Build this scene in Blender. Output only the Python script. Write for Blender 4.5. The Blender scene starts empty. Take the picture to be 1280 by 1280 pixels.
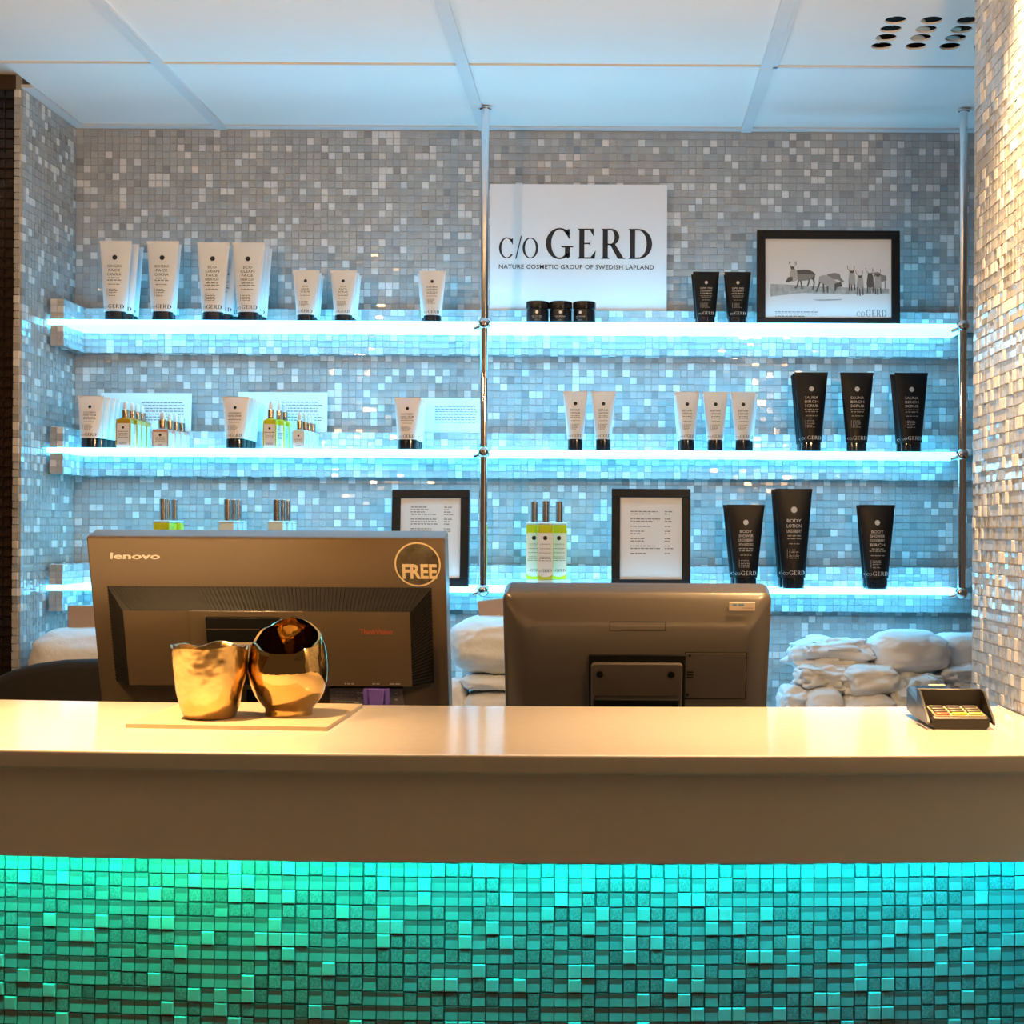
import bpy, bmesh, math, random
import numpy as np
from mathutils import Vector, Matrix, noise

SC = bpy.context.scene
COL = SC.collection
# ------------------------------------------------------------------ camera
F, VX, VY, ROLL, CZ = 1800.0, 770.0, 665.0, 0.0052, 1.42
cam_d = bpy.data.cameras.new('camera')
cam = bpy.data.objects.new('camera', cam_d); COL.objects.link(cam)
cam.location = (0, 0, CZ); cam.rotation_euler = (math.pi / 2, -ROLL, 0)
cam_d.sensor_width = 36; cam_d.lens = 36 * F / 1280
cam_d.shift_x = -(VX - 640) / 1280; cam_d.shift_y = (VY - 640) / 1280
cam_d.clip_start = 0.05
SC.camera = cam
# ------------------------------------------------------------------ world, exposure
W = bpy.data.worlds.new('lobby_ambient'); SC.world = W; W.use_nodes = True
W.node_tree.nodes['Background'].inputs[0].default_value = (1.0, 0.57, 0.29, 1)
W.node_tree.nodes['Background'].inputs[1].default_value = 0.10
SC.view_settings.view_transform = 'Standard'; SC.view_settings.look = 'None'
SC.view_settings.gamma = 1; SC.view_settings.use_curve_mapping = False
SC.view_settings.exposure = 0.0
SHELF_GLOW = 5.4          # LED shelves
LED_GLOW = 100.0           # strip below the counter
SPOT_W = (290.0, 190.0)   # the two downlights over the counter
SCONCE_W = (22.0, 21.0)   # the two wall lamps just outside the picture
SC.cycles.use_denoising = True

def P(px, py, Y):
    """photograph pixel + real depth -> point in the room"""
    u, v = px - VX, py - VY
    return Vector(((u + ROLL * v) * Y / F, Y, CZ - (v - ROLL * u) * Y / F))
def PZ(px, py, Z):
    """photograph pixel on a horizontal surface of height Z"""
    u, v = px - VX, py - VY
    Y = (CZ - Z) * F / (v - ROLL * u)
    return Vector(((u + ROLL * v) * Y / F, Y, Z))

# ------------------------------------------------------------------ materials
MATS = {}
def lin(c):
    return tuple(((x / 255) / 12.92 if x / 255 <= 0.04045 else ((x / 255 + 0.055) / 1.055) ** 2.4) for x in c)
def mat(name, col=(0.5, 0.5, 0.5), rough=0.5, metal=0.0, spec=0.5, coat=0.0, bump=0.0, bscale=60.0, vary=0.0, vscale=20.0,
        trans=0.0, ior=1.45, emit=None, estr=0.0, sss=0.0, tint=False, coords='Object', dist=0.02):
    if name in MATS: return MATS[name]
    m = bpy.data.materials.new(name); m.use_nodes = True; MATS[name] = m
    nt = m.node_tree; b = nt.nodes['Principled BSDF']
    b.inputs['Base Color'].default_value = (*col, 1); b.inputs['Roughness'].default_value = rough
    b.inputs['Metallic'].default_value = metal; b.inputs['Specular IOR Level'].default_value = spec
    b.inputs['Coat Weight'].default_value = coat; b.inputs['Coat Roughness'].default_value = 0.05
    b.inputs['IOR'].default_value = ior; b.inputs['Transmission Weight'].default_value = trans
    if emit: b.inputs['Emission Color'].default_value = (*emit, 1); b.inputs['Emission Strength'].default_value = estr
    tc = nt.nodes.new('ShaderNodeTexCoord')
    colsock = None
    if vary > 0:
        n = nt.nodes.new('ShaderNodeTexNoise'); n.inputs['Scale'].default_value = vscale; n.inputs['Detail'].default_value = 5
        nt.links.new(tc.outputs[coords], n.inputs['Vector'])
        r = nt.nodes.new('ShaderNodeMapRange'); r.inputs[1].default_value = 0.3; r.inputs[2].default_value = 0.7
        r.inputs[3].default_value = 1 - vary; r.inputs[4].default_value = 1 + vary
        nt.links.new(n.outputs['Fac'], r.inputs[0])
        mx = nt.nodes.new('ShaderNodeVectorMath'); mx.operation = 'SCALE'; mx.inputs[0].default_value = col
        nt.links.new(r.outputs[0], mx.inputs['Scale']); colsock = mx.outputs[0]
    if tint:
        a = nt.nodes.new('ShaderNodeAttribute'); a.attribute_name = 'tint'
        mu = nt.nodes.new('ShaderNodeVectorMath'); mu.operation = 'MULTIPLY'
        nt.links.new(a.outputs['Color'], mu.inputs[0])
        if colsock: nt.links.new(colsock, mu.inputs[1])
        else: mu.inputs[1].default_value = col
        colsock = mu.outputs[0]
    if colsock: nt.links.new(colsock, b.inputs['Base Color'])
    if bump > 0:
        n2 = nt.nodes.new('ShaderNodeTexNoise'); n2.inputs['Scale'].default_value = bscale; n2.inputs['Detail'].default_value = 4
        nt.links.new(tc.outputs[coords], n2.inputs['Vector'])
        bp = nt.nodes.new('ShaderNodeBump'); bp.inputs['Strength'].default_value = bump; bp.inputs['Distance'].default_value = dist
        nt.links.new(n2.outputs['Fac'], bp.inputs['Height']); nt.links.new(bp.outputs[0], b.inputs['Normal'])
    return m

M_CER = mat('matt_ceramic_tile', (0.64, 0.635, 0.63), 0.4, tint=True, vary=0.05, vscale=150)
M_GLS = mat('grey_glass_tile', (0.39, 0.395, 0.40), 0.10, spec=0.7, coat=0.5, tint=True)
M_CRK = mat('crackled_glass_tile', (0.40, 0.405, 0.41), 0.16, spec=0.7, coat=0.4, tint=True, vary=0.22, vscale=420, bump=0.35, bscale=500, dist=0.002)
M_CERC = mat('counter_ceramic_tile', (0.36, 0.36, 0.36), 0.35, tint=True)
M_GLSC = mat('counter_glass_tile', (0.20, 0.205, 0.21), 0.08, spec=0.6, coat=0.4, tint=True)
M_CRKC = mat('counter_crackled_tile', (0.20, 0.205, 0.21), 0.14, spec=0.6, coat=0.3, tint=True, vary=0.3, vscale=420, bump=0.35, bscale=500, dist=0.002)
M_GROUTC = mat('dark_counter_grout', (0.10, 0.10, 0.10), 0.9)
M_GROUT = mat('grey_grout', (0.36, 0.355, 0.35), 0.9, bump=0.2, bscale=400, dist=0.001)
M_DTILE = mat('dark_brown_tile', (0.018, 0.010, 0.007), 0.12, spec=0.5, vary=0.7, vscale=35)
M_DGROUT = mat('dark_grout', (0.05, 0.033, 0.025), 0.8)
M_CEIL = mat('white_ceiling_panel', (0.88, 0.87, 0.87), 0.85, vary=0.01, vscale=8, bump=0.05, bscale=300, dist=0.001)
M_BAR = mat('white_ceiling_bar', (0.74, 0.77, 0.81), 0.5)
M_DARK = mat('painted_void_shade', (0.004, 0.004, 0.004), 0.8)
M_SLAB = mat('white_quartz', (0.60, 0.54, 0.48), 0.12, spec=0.5, vary=0.02, vscale=60)
M_APRON = mat('painted_counter_apron', (0.80, 0.70, 0.64), 0.45, vary=0.02, vscale=3)
M_CHROME = mat('chrome', (0.80, 0.80, 0.82), 0.07, metal=1.0)
M_STEEL = mat('brushed_steel', (0.55, 0.53, 0.52), 0.22, metal=1.0)
M_PAPER = mat('white_paper', (0.82, 0.82, 0.82), 0.6, vary=0.01)
M_CARD = mat('pale_blue_card', (0.72, 0.80, 0.84), 0.6)
M_BOARD = mat('white_foam_board', (0.80, 0.79, 0.81), 0.55)
M_INK = mat('black_ink', (0.010, 0.012, 0.016), 0.5)
M_INKG = mat('grey_ink', (0.20, 0.20, 0.21), 0.5)
M_LINK = mat('light_ink', (0.62, 0.60, 0.58), 0.5)
M_LINKG = mat('dim_light_ink', (0.30, 0.29, 0.28), 0.5)
M_WTUBE = mat('white_tube_plastic', (0.80, 0.82, 0.84), 0.35)
M_PTUBE = mat('blush_tube_plastic', (0.86, 0.78, 0.73), 0.35)
M_BTUBE = mat('black_tube_plastic', (0.007, 0.007, 0.008), 0.42, spec=0.3)
M_CAP = mat('black_gloss_cap', (0.012, 0.013, 0.015), 0.12, coat=0.4)
M_FRAME = mat('black_wood_frame', (0.006, 0.006, 0.007), 0.45, spec=0.3, vary=0.2, vscale=40)
M_MON = mat('light_tinted_grey_plastic', (0.130, 0.092, 0.052), 0.28, spec=1.0, vary=0.02, bump=0.08, bscale=900, dist=0.0006)  # golden light off the counter is tinted into the grey plastic
M_MON2 = mat('dark_grey_plastic', (0.075, 0.064, 0.056), 0.30, spec=1.0, bump=0.08, bscale=900, dist=0.0006)
M_BLK = mat('black_plastic', (0.005, 0.005, 0.005), 0.4, spec=0.3)
M_SLAT = mat('vent_slat_plastic', (0.030, 0.027, 0.024), 0.7, spec=0.2)
M_SCREEN = mat('dark_screen', (0.01, 0.01, 0.012), 0.08)
M_SILV = mat('silver_print', (0.85, 0.84, 0.82), 0.3)
M_GOLDP = mat('gold_print', (0.86, 0.70, 0.42), 0.4)
M_RED = mat('red_print', (0.62, 0.13, 0.07), 0.5)
M_PURP = mat('purple_plastic', (0.22, 0.14, 0.62), 0.4)
M_GOLD = mat('hammered_gold_glaze', (0.62, 0.43, 0.18), 0.22, metal=1.0, bump=0.5, bscale=9, vary=0.25, vscale=14, dist=0.02)
M_GOLD2 = mat('mirror_gold_glaze', (0.62, 0.42, 0.17), 0.05, metal=1.0, bump=0.06, bscale=18, dist=0.02)
M_TRAY = mat('beige_tray', (0.44, 0.35, 0.22), 0.5, vary=0.06, vscale=30)
M_LINEN = mat('white_linen', (0.77, 0.80, 0.83), 0.75, bump=0.25, bscale=45, dist=0.01)
M_KRAFT = mat('kraft_card', (0.42, 0.30, 0.22), 0.7, vary=0.05)
M_CHAIR = mat('black_mesh_fabric', (0.012, 0.010, 0.010), 0.8, bump=0.3, bscale=800, dist=0.001)
M_CAB = mat('white_laminate', (0.62, 0.60, 0.57), 0.4)
M_FLOOR = mat('grey_stone_floor', (0.16, 0.13, 0.11), 0.35, vary=0.1, vscale=6)
M_OIL = mat('yellow_green_oil', (0.62, 0.66, 0.03), 0.12, spec=0.6)
M_AMB = mat('amber_oil', (0.55, 0.34, 0.03), 0.12, spec=0.6)
M_PINK = mat('rose_oil', (0.62, 0.36, 0.28), 0.12, spec=0.6)
M_FROST = mat('frosted_glass', (0.70, 0.82, 0.80), 0.25, spec=0.6)
M_COPPER = mat('rose_metal_collar', (0.55, 0.40, 0.32), 0.2, metal=1.0)
M_BULB = mat('white_rubber_bulb', (0.82, 0.78, 0.75), 0.45)
M_LED = mat('lit_acrylic_shelf', (0.8, 0.9, 0.95), 0.3, emit=(0.12, 0.65, 1.05), estr=SHELF_GLOW)
M_SWIRL = mat('cream_diffuser_disc', (0.74, 0.66, 0.56), 0.5)
M_KEYR, M_KEYY, M_KEYG, M_KEYD = (mat('red_key', (0.55, 0.10, 0.05), 0.4), mat('yellow_key', (0.75, 0.55, 0.05), 0.4),
                                  mat('green_key', (0.45, 0.55, 0.10), 0.4), mat('grey_key', (0.10, 0.09, 0.08), 0.4))
M_KEYP = mat('keypad_plate', (0.45, 0.36, 0.24), 0.4)
M_TERM = mat('terminal_plastic', (0.022, 0.020, 0.019), 0.28, spec=0.5)
M_DEER = [mat('print_deer_dark', (0.10, 0.095, 0.09), 0.6), mat('print_deer_mid', (0.24, 0.23, 0.22), 0.6), mat('print_deer_pale', (0.42, 0.41, 0.40), 0.6)]
M_GRASS = mat('print_grass', (0.40, 0.41, 0.40), 0.6, vary=0.25, vscale=120)
M_STICK = mat('grey_sticker', (0.50, 0.42, 0.36), 0.5)

# ------------------------------------------------------------------ mesh builder
class MB:
    def __init__(s): s.v = []; s.f = []; s.mi = []; s.mats = []
    def _m(s, m):
        if m not in s.mats: s.mats.append(m)
        return s.mats.index(m)
    def add(s, vs, fs, m, X=None):
        o = len(s.v); k = s._m(m)
        for p in vs:
            p = Vector(p); s.v.append(tuple(X @ p if X is not None else p))
        for f in fs: s.f.append(tuple(i + o for i in f)); s.mi.append(k)
        return s
    def box(s, a, b, m, X=None):
        x0, y0, z0 = a; x1, y1, z1 = b
        vs = [(x0, y0, z0), (x1, y0, z0), (x1, y1, z0), (x0, y1, z0), (x0, y0, z1), (x1, y0, z1), (x1, y1, z1), (x0, y1, z1)]
        return s.add(vs, [(3, 2, 1, 0), (4, 5, 6, 7), (0, 1, 5, 4), (1, 2, 6, 5), (2, 3, 7, 6), (3, 0, 4, 7)], m, X)
    def rbox(s, a, b, r, m, X=None, seg=2):
        bm = bmesh.new(); bmesh.ops.create_cube(bm, size=1)
        for v in bm.verts:
            v.co = Vector([a[i] + (v.co[i] + 0.5) * (b[i] - a[i]) for i in range(3)])
        bmesh.ops.bevel(bm, geom=list(bm.edges), offset=r, segments=seg, profile=0.5, affect='EDGES')
        bm.verts.index_update()
        s.add([v.co.copy() for v in bm.verts], [tuple(v.index for v in f.verts) for f in bm.faces], m, X); bm.free(); return s
    def loft(s, rings, m, cap0=True, cap1=True, closed=True, X=None):
        n = len(rings[0]); vs = [p for r in rings for p in r]; fs = []
        for i in range(len(rings) - 1):
            for j in range(n if closed else n - 1):
                k = (j + 1) % n
                fs.append((i * n + j, i * n + k, (i + 1) * n + k, (i + 1) * n + j))
        if cap0: fs.append(tuple(reversed(range(n))))
        if cap1: fs.append(tuple((len(rings) - 1) * n + j for j in range(n)))
        return s.add(vs, fs, m, X)
    def lathe(s, prof, m, n=24, c=(0, 0, 0), X=None, cap0=True, cap1=True):
        return s.loft([[(c[0] + r * math.cos(2 * math.pi * j / n), c[1] + r * math.sin(2 * math.pi * j / n), c[2] + z) for j in range(n)] for r, z in prof], m, cap0, cap1, True, X)
    def tube(s, a, b, r, m, n=14, r2=None):
        a, b = Vector(a), Vector(b); q = (b - a).to_track_quat('Z', 'Y').to_matrix().to_4x4(); q.translation = a
        return s.lathe([(r, 0), (r2 if r2 else r, (b - a).length)], m, n, X=q)
    def ball(s, c, r, m, n=18):
        k = 10
        return s.lathe([(max(1e-5, r * math.sin(math.pi * i / k)), -r * math.cos(math.pi * i / k)) for i in range(k + 1)], m, n, c)
    def prism(s, pts, y0, y1, m, X=None):
        n = len(pts)
        return s.loft([[(x, y, z) for x, z in pts] for y in (y0, y1)], m, True, True, True, X)
    def build(s, name, parent=None, smooth=None):
        me = bpy.data.meshes.new(name); me.from_pydata(s.v, [], s.f)
        for m in s.mats: me.materials.append(m)
        me.polygons.foreach_set('material_index', s.mi)
        bm = bmesh.new(); bm.from_mesh(me); bmesh.ops.recalc_face_normals(bm, faces=bm.faces); bm.to_mesh(me); bm.free()
        if smooth is not None:
            me.polygons.foreach_set('use_smooth', [True] * len(me.polygons)); me.set_sharp_from_angle(angle=math.radians(smooth))
        me.update()
        o = obj(name, me, parent)
        if smooth == 40:                       # keep big flats flat beside small bevels
            w = o.modifiers.new('flat_faces', 'WEIGHTED_NORMAL'); w.keep_sharp = True; w.weight = 100
        return o
def obj(name, me, parent=None):
    o = bpy.data.objects.new(name, me); COL.objects.link(o)
    if parent is not None: o.parent = parent
    return o
def tag(o, label, cat, group=None, kind=None):
    o['label'] = label; o['category'] = cat
    if group: o['group'] = group
    if kind: o['kind'] = kind
    return o
def thing(name, label, cat, loc=(0, 0, 0), rz=0.0, group=None, kind=None):
    o = bpy.data.objects.new(name, None); COL.objects.link(o); o.empty_display_size = 0.02
    o.location = loc; o.rotation_euler = (0, 0, rz)
    return tag(o, label, cat, group, kind)
def stuff(o): o['kind'] = 'stuff'; return o
def dup(root, loc, rz=0.0, label=None, group=None):
    r = root.copy(); COL.objects.link(r); r.location = loc; r.rotation_euler = (0, 0, rz)
    if label: r['label'] = label
    if group: r['group'] = group
    for ch in list(root.children):
        c = ch.copy(); COL.objects.link(c); c.parent = r
        for g in ch.children:
            d = g.copy(); COL.objects.link(d); d.parent = c
    return r

# ------------------------------------------------------------------ lettering (2-D polygons: list of (verts, faces))
def ring2(cx, cy, rx, ry, ix, iy, a0, a1, n=22, dx=0.0):
    vs, fs = [], []
    for i in range(n + 1):
        a = math.radians(a0 + (a1 - a0) * i / n)
        vs += [(cx + rx * math.cos(a), cy + ry * math.sin(a)), (cx + dx + ix * math.cos(a), cy + iy * math.sin(a))]
    for i in range(n): fs.append((2 * i, 2 * i + 2, 2 * i + 3, 2 * i + 1))
    return vs, fs
def q2(*pts): return list(pts), [tuple(range(len(pts)))]
def r2(x0, y0, x1, y1): return q2((x0, y0), (x1, y0), (x1, y1), (x0, y1))
def serif_stem(x, w=0.185, h=1.0): return [r2(x, 0, x + w, h), q2((x - .07, 0), (x + w + .07, 0), (x + w, .05), (x, .05)), q2((x, h - .05), (x + w, h - .05), (x + w + .07, h), (x - .07, h))]
def glyph(c):
    if c == 'E':
        return serif_stem(.1) + [r2(.1, .95, .62, 1), r2(.1, 0, .66, .05), r2(.2, .485, .5, .53), q2((.62, 1), (.48, .965), (.62, .74)), q2((.66, 0), (.5, .035), (.70, .28)), q2((.5, .36), (.46, .5), (.5, .66))], .80
    if c == 'D':
        return serif_stem(.1) + [r2(.1, .95, .42, 1), r2(.1, 0, .42, .05), ring2(.40, .5, .5, .5, .30, .45, -90, 90)], 1.0
    if c == 'R':
        return serif_stem(.1) + [r2(.1, .95, .42, 1), r2(.2, .455, .42, .505), ring2(.40, .7275, .3, .2725, .125, .2225, -90, 90), q2((.36, .48), (.54, .5), (.85, 0.03), (.9, 0), (.65, 0)), r2(.64, 0, .92, .03)], .94
    if c == 'G':
        return [ring2(.5, .5, .5, .52, .305, .47, 38, 318, 30), q2((.80, .98), (.86, .98), (.86, .66), (.83, .66), (.70, .88)), r2(.69, .06, .87, .40), r2(.57, .37, .99, .415), q2((.72, .06), (.87, .06), (.87, .14), (.80, .0))], 1.06
    if c == 'C':
        return [ring2(.5, .5, .5, .52, .345, .475, 38, 322, 30), q2((.82, .98), (.88, .98), (.88, .68), (.85, .68), (.74, .86))], 1.0
    if c == 'O':
        return [ring2(.5, .5, .5, .52, .345, .475, 0, 360, 36)], 1.08
    if c == '/':
        return [q2((0, -.04), (.07, -.04), (.42, 1.1), (.35, 1.1))], .42
def serif(txt, h, x=0, y=0, gap=.08):
    out = []; cx = x
    for c in txt:
        ps, w = glyph(c)
        for vs, fs in ps: out.append(([(cx + px * h, y + py * h) for px, py in vs], fs))
        cx += (w + gap) * h
    return out, cx - gap * h
TXT = {}
def text(txt, h, x=0, y=0, align='CENTER', bold=0.0, width=None, spacing=1.0, shear=0.0):
    """sans lettering with cap height h; width squeezes it to fit"""
    key = (txt, bold, spacing)
    if key not in TXT:
        cu = bpy.data.curves.new('lettering', 'FONT'); cu.body = txt; cu.size = 1; cu.dimensions = '2D'
        cu.resolution_u = 2; cu.offset = bold; cu.space_character = spacing
        o = bpy.data.objects.new('lettering', cu); COL.objects.link(o)
        dg = bpy.context.evaluated_depsgraph_get()
        me = bpy.data.meshes.new_from_object(o.evaluated_get(dg))
        vs = [(v.co.x, v.co.y) for v in me.vertices]; fs = [tuple(p.vertices) for p in me.polygons]
        bpy.data.objects.remove(o); bpy.data.curves.remove(cu); bpy.data.meshes.remove(me)
        TXT[key] = (vs, fs)
    vs, fs = TXT[key]
    x0 = min(v[0] for v in vs); x1 = max(v[0] for v in vs); k = h / 0.73
    kx = k if width is None else width / (x1 - x0)
    ox = {'CENTER': (x0 + x1) / 2, 'LEFT': x0, 'RIGHT': x1}[align]
    return [([(x + (vx - ox) * kx + shear * vy * k, y + vy * k) for vx, vy in vs], fs)]
def bars(x, y, widths, h, rnd, align='C'):
    """one line of illegible micro print as word dashes"""
    tot = sum(widths) + h * 0.9 * (len(widths) - 1); cx = x - tot / 2 if align == 'C' else x
    out = []
    for w in widths: out.append(r2(cx, y, cx + w, y + h)); cx += w + h * 0.9
    return out
def micro(x, y, w, h, rnd, align='C'):
    ws = []; t = 0
    while t < w:
        k = rnd.uniform(1.5, 4.5) * h; ws.append(k); t += k + h * .9
    return bars(x, y, ws, h, rnd, align)
def disc2(cx, cy, r, n=20): return [([(cx + r * math.cos(2 * math.pi * i / n), cy + r * math.sin(2 * math.pi * i / n)) for i in range(n)], [tuple(range(n))])]
def put(mb, polys, m, fn):
    for vs, fs in polys: mb.add([fn(x, y) for x, y in vs], fs, m)

# ------------------------------------------------------------------ mosaic tiles
PITCH, TS = 0.0165, 0.0152
def tmpl(kind, s=TS, deep=1.0):
    h = s / 2
    if kind == 0:                                   # proud ceramic with eased edges
        t, c = (0.0070, 0.0011) if deep == 1 else (0.0056, 0.0007)
        v = [(-h, 0, -h), (h, 0, -h), (h, 0, h), (-h, 0, h), (-h, t - c, -h), (h, t - c, -h), (h, t - c, h), (-h, t - c, h), (-h + c, t, -h + c), (h - c, t, -h + c), (h - c, t, h - c), (-h + c, t, h - c)]
        f = [(0, 1, 5, 4), (1, 2, 6, 5), (2, 3, 7, 6), (3, 0, 4, 7), (4, 5, 9, 8), (5, 6, 10, 9), (6, 7, 11, 10), (7, 4, 8, 11), (8, 9, 10, 11)]
    elif kind == 1:                                 # glass, dished to imitate light refracted inside a tile
        t, d, m = 0.0056 if deep == 1 else 0.0052, (0.0013 if deep == 1 else .0005), 0.10 * s
        v = [(-h, 0, -h), (h, 0, -h), (h, 0, h), (-h, 0, h), (-h, t, -h), (h, t, -h), (h, t - d, m), (h, t, h), (-h, t, h), (-h, t - d, m)]
        f = [(0, 1, 5, 4), (2, 3, 8, 7), (1, 2, 7, 6, 5), (3, 0, 4, 9, 8), (4, 5, 6, 9), (9, 6, 7, 8)]
    else:                                           # flat crackled glass
        t, c = 0.0050, 0.0008
        v = [(-h, 0, -h), (h, 0, -h), (h, 0, h), (-h, 0, h), (-h + c, t, -h + c), (h - c, t, -h + c), (h - c, t, h - c), (-h + c, t, h - c)]
        f = [(0, 1, 5, 4), (1, 2, 6, 5), (2, 3, 7, 6), (3, 0, 4, 7), (4, 5, 6, 7)]
    return np.array(v), f
TM = [tmpl(k) for k in range(3)]; TMW = [tmpl(k, .0156, .22) for k in range(3)]   # counter front, walls
TMATS = [M_CER, M_GLS, M_CRK]; TMATSC = [M_CERC, M_GLSC, M_CRKC]
def pick(rnd):
    r = rnd.random(); k = 0 if r < 0.16 else (1 if r < 0.66 else 2)
    g = rnd.gauss(1, 0.05 if k == 0 else 0.07); w = rnd.gauss(0, 0.025)
    if k and rnd.random() < 0.05: g *= 0.72
    g = max(0.45, g)
    return k, (g * (1 + w), g, g * (1 - w))
def tile_mesh(name, tiles, parent, TM=TMW):
    """tiles: (origin, U, N, V, kind, tint) joined into one mesh"""
    vs, fs, mi, tint = [], [], [], []
    off = 0
    for o, U, N, V, k, t in tiles:
        tv, tf = TM[k]
        A = np.array([U, N, V]); vs.append(tv @ A + np.array(o))
        for f in tf: fs.append(tuple(i + off for i in f)); mi.append(k); tint.extend((t[0], t[1], t[2], 1.0))
        off += len(tv)
    me = bpy.data.meshes.new(name); me.from_pydata(np.concatenate(vs).tolist(), [], fs)
    for m in (TMATS if TM is TMW else TMATSC): me.materials.append(m)
    me.polygons.foreach_set('material_index', mi)
    at = me.attributes.new('tint', 'FLOAT_COLOR', 'FACE'); at.data.foreach_set('color', tint)
    bm = bmesh.new(); bm.from_mesh(me); bmesh.ops.recalc_face_normals(bm, faces=bm.faces); bm.to_mesh(me); bm.free()
    return obj(name, me, parent)
TILE_ME = {}
def single_tile(tile, parent, TM=TMW):
    o, U, N, V, k, t = tile
    lev = min(range(5), key=lambda i: abs(t[1] - (0.75 + 0.125 * i)))
    key = (k, lev, TM is TMW)
    if key not in TILE_ME:
        g = 0.75 + 0.125 * lev
        ob = tile_mesh('tile', [((0, 0, 0), (1, 0, 0), (0, 1, 0), (0, 0, 1), k, (g, g, g))], None, TM)
        TILE_ME[key] = ob.data; bpy.data.objects.remove(ob)
    ob = obj('tile', TILE_ME[key], parent)
    ob.matrix_local = Matrix(((U[0], N[0], V[0], o[0]), (U[1], N[1], V[1], o[1]), (U[2], N[2], V[2], o[2]), (0, 0, 0, 1)))
    return ob
def field(o, U, V, N, nu, nv, rnd, skip=None, pv=PITCH, pu=PITCH):
    o, U, V, N = map(Vector, (o, U, V, N)); out = []
    for j in range(nv):
        for i in range(nu):
            c = o + U * (pu * (i + .5)) + V * (pv * (j + .5))
            if skip and skip(c): continue
            k, t = pick(rnd)
            R = Matrix.Rotation(rnd.gauss(0, .022), 3, U) @ Matrix.Rotation(rnd.gauss(0, .022), 3, V) if k else Matrix.Identity(3)   # small tilts added to scatter the lamp glints
            out.append((tuple(c), tuple(R @ U * (pu / PITCH)), tuple(R @ N), tuple(R @ V * (pv / PITCH)), k, t))
    return out

# ================================================================== STRUCTURE
CEIL = 2.34
YB, XL = 3.30, -1.242            # back wall tile face, left return tile face
rnd = random.Random(4)
T = 0.005
def struct(mb, name, label, cat, **k): return tag(mb.build(name, **k), label, cat, kind='structure')
struct(MB().box((-3.2, -1.5, -0.1), (2.6, 3.6, 0), M_FLOOR), 'floor', 'dark stone floor below the reception counter', 'floor')
wb = struct(MB().box((XL - .02, YB + .0012, 0), (1.35, YB + .12, CEIL + .05), M_GROUT), 'wall_back', 'back wall of grey glass and stone mosaic behind the lit shelves', 'wall')
z0 = CEIL - 83 * PITCH - .004
tl = field((XL + .001, YB + T, z0), (1, 0, 0), (0, 0, 1), (0, -1, 0), 152, 83, rnd)
big, rest = [], []
for t in tl:
    (big if (.125 < t[0][0] < .60 and t[0][2] > 2.14 and len(big) < 300) else rest).append(t)
for t in big: single_tile(t, wb)
stuff(tile_mesh('mosaic_tiles', rest, wb))
# left return wall
wl = struct(MB().box((XL - .015, 3.005, 0), (XL - .0012, YB + T, CEIL + .05), M_GROUT), 'wall_left', 'mosaic side wall of the shelf niche at the left', 'wall')
stuff(tile_mesh('mosaic_tiles', field((XL - T, 3.004, z0), (0, 1, 0), (0, 0, 1), (1, 0, 0), 18, 83, rnd) +
                field((XL - .0165, 3.005, z0), (1, 0, 0), (0, 0, 1), (0, -1, 0), 1, 83, rnd, pu=.0125), wl))
# dark tiled wall in front of it
wd = struct(MB().box((-2.6, 3.012, 0), (XL - .0175, 3.16, CEIL + .05), M_DGROUT), 'wall_left_dark', 'dark brown tiled wall at the far left edge', 'wall')
dt = MB().rbox((-.0098, -.004, -.0098), (.0098, .002, .0098), .0012, M_DTILE, seg=1).build('tile')
first = True
for j in range(70):
    for i in range(4):
        o = dt if first else obj('tile', dt.data); first = False
        o.parent = wd; o.location = (XL - .0175 - .0105 - i * .0208, 3.010, CEIL - .012 - j * .0208)
mb = MB()
for j in range(70):
    for i in range(4, 45):
        x, z = XL - .0175 - .0105 - i * .0208, CEIL - .012 - j * .0208
        mb.box((x - .0098, 3.006, z - .0098), (x + .0098, 3.013, z + .0098), M_DTILE)
stuff(mb.build('dark_tiles', wd))
# right pillar
XP, YP = 0.537, 2.17
wr = struct(MB().box((XP + .0012, 1.25, 0), (XP + .5, YP + .004, CEIL + .05), M_GROUT), 'wall_right', 'mosaic pillar at the right end of the counter under a downlight', 'wall')
stuff(tile_mesh('mosaic_tiles', field((XP + T, YP - 55 * PITCH, z0), (0, 1, 0), (0, 0, 1), (-1, 0, 0), 55, 83, rnd) +
                field((XP + T, YP, z0), (1, 0, 0), (0, 0, 1), (0, 1, 0), 8, 83, rnd), wr))

# ---- ceiling
ce = struct(MB().box((-3.2, -1.5, CEIL + .03), (2.6, YB + .12, CEIL + .1), M_CEIL), 'ceiling', 'suspended white panel ceiling above the shelves', 'ceiling')
BX = [-2.107, -1.507, -.907, -.307, .293, .893, 1.493]
CY = [2.84 - .6 * i for i in range(8)]
xs = [-3.2] + BX + [2.6]; ys = [YB - .024] + CY
for a in range(len(xs) - 1):
    for b in range(len(ys) - 1):
        x0, x1, y1, y0 = xs[a] + .004, xs[a + 1] - .004, ys[b] - .002, ys[b + 1] + .002
        if a == 5 and b == 1: continue
        if b == 0 and xs[a] < XL: x0 = max(x0, XL + .024)
        if x0 >= x1: continue
        MB().box((x0, y0, CEIL + .002), (x1, y1, CEIL + .02), M_CEIL).build('ceiling_panel', ce)
for x in BX:
    MB().box((x - .012, -1.5, CEIL - .004), (x + .012, YB - .002, CEIL + .004), M_BAR).build('ceiling_bar', ce)
for y in CY:
    for a in range(len(xs) - 1):
        MB().box((xs[a] + .0125, y - .002, CEIL - .0015), (xs[a + 1] - .0125, y + .002, CEIL + .006), M_SWIRL).build('lit_edge_strip', ce)  # beige puts the warm light on the panel edges into the strip colour
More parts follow.
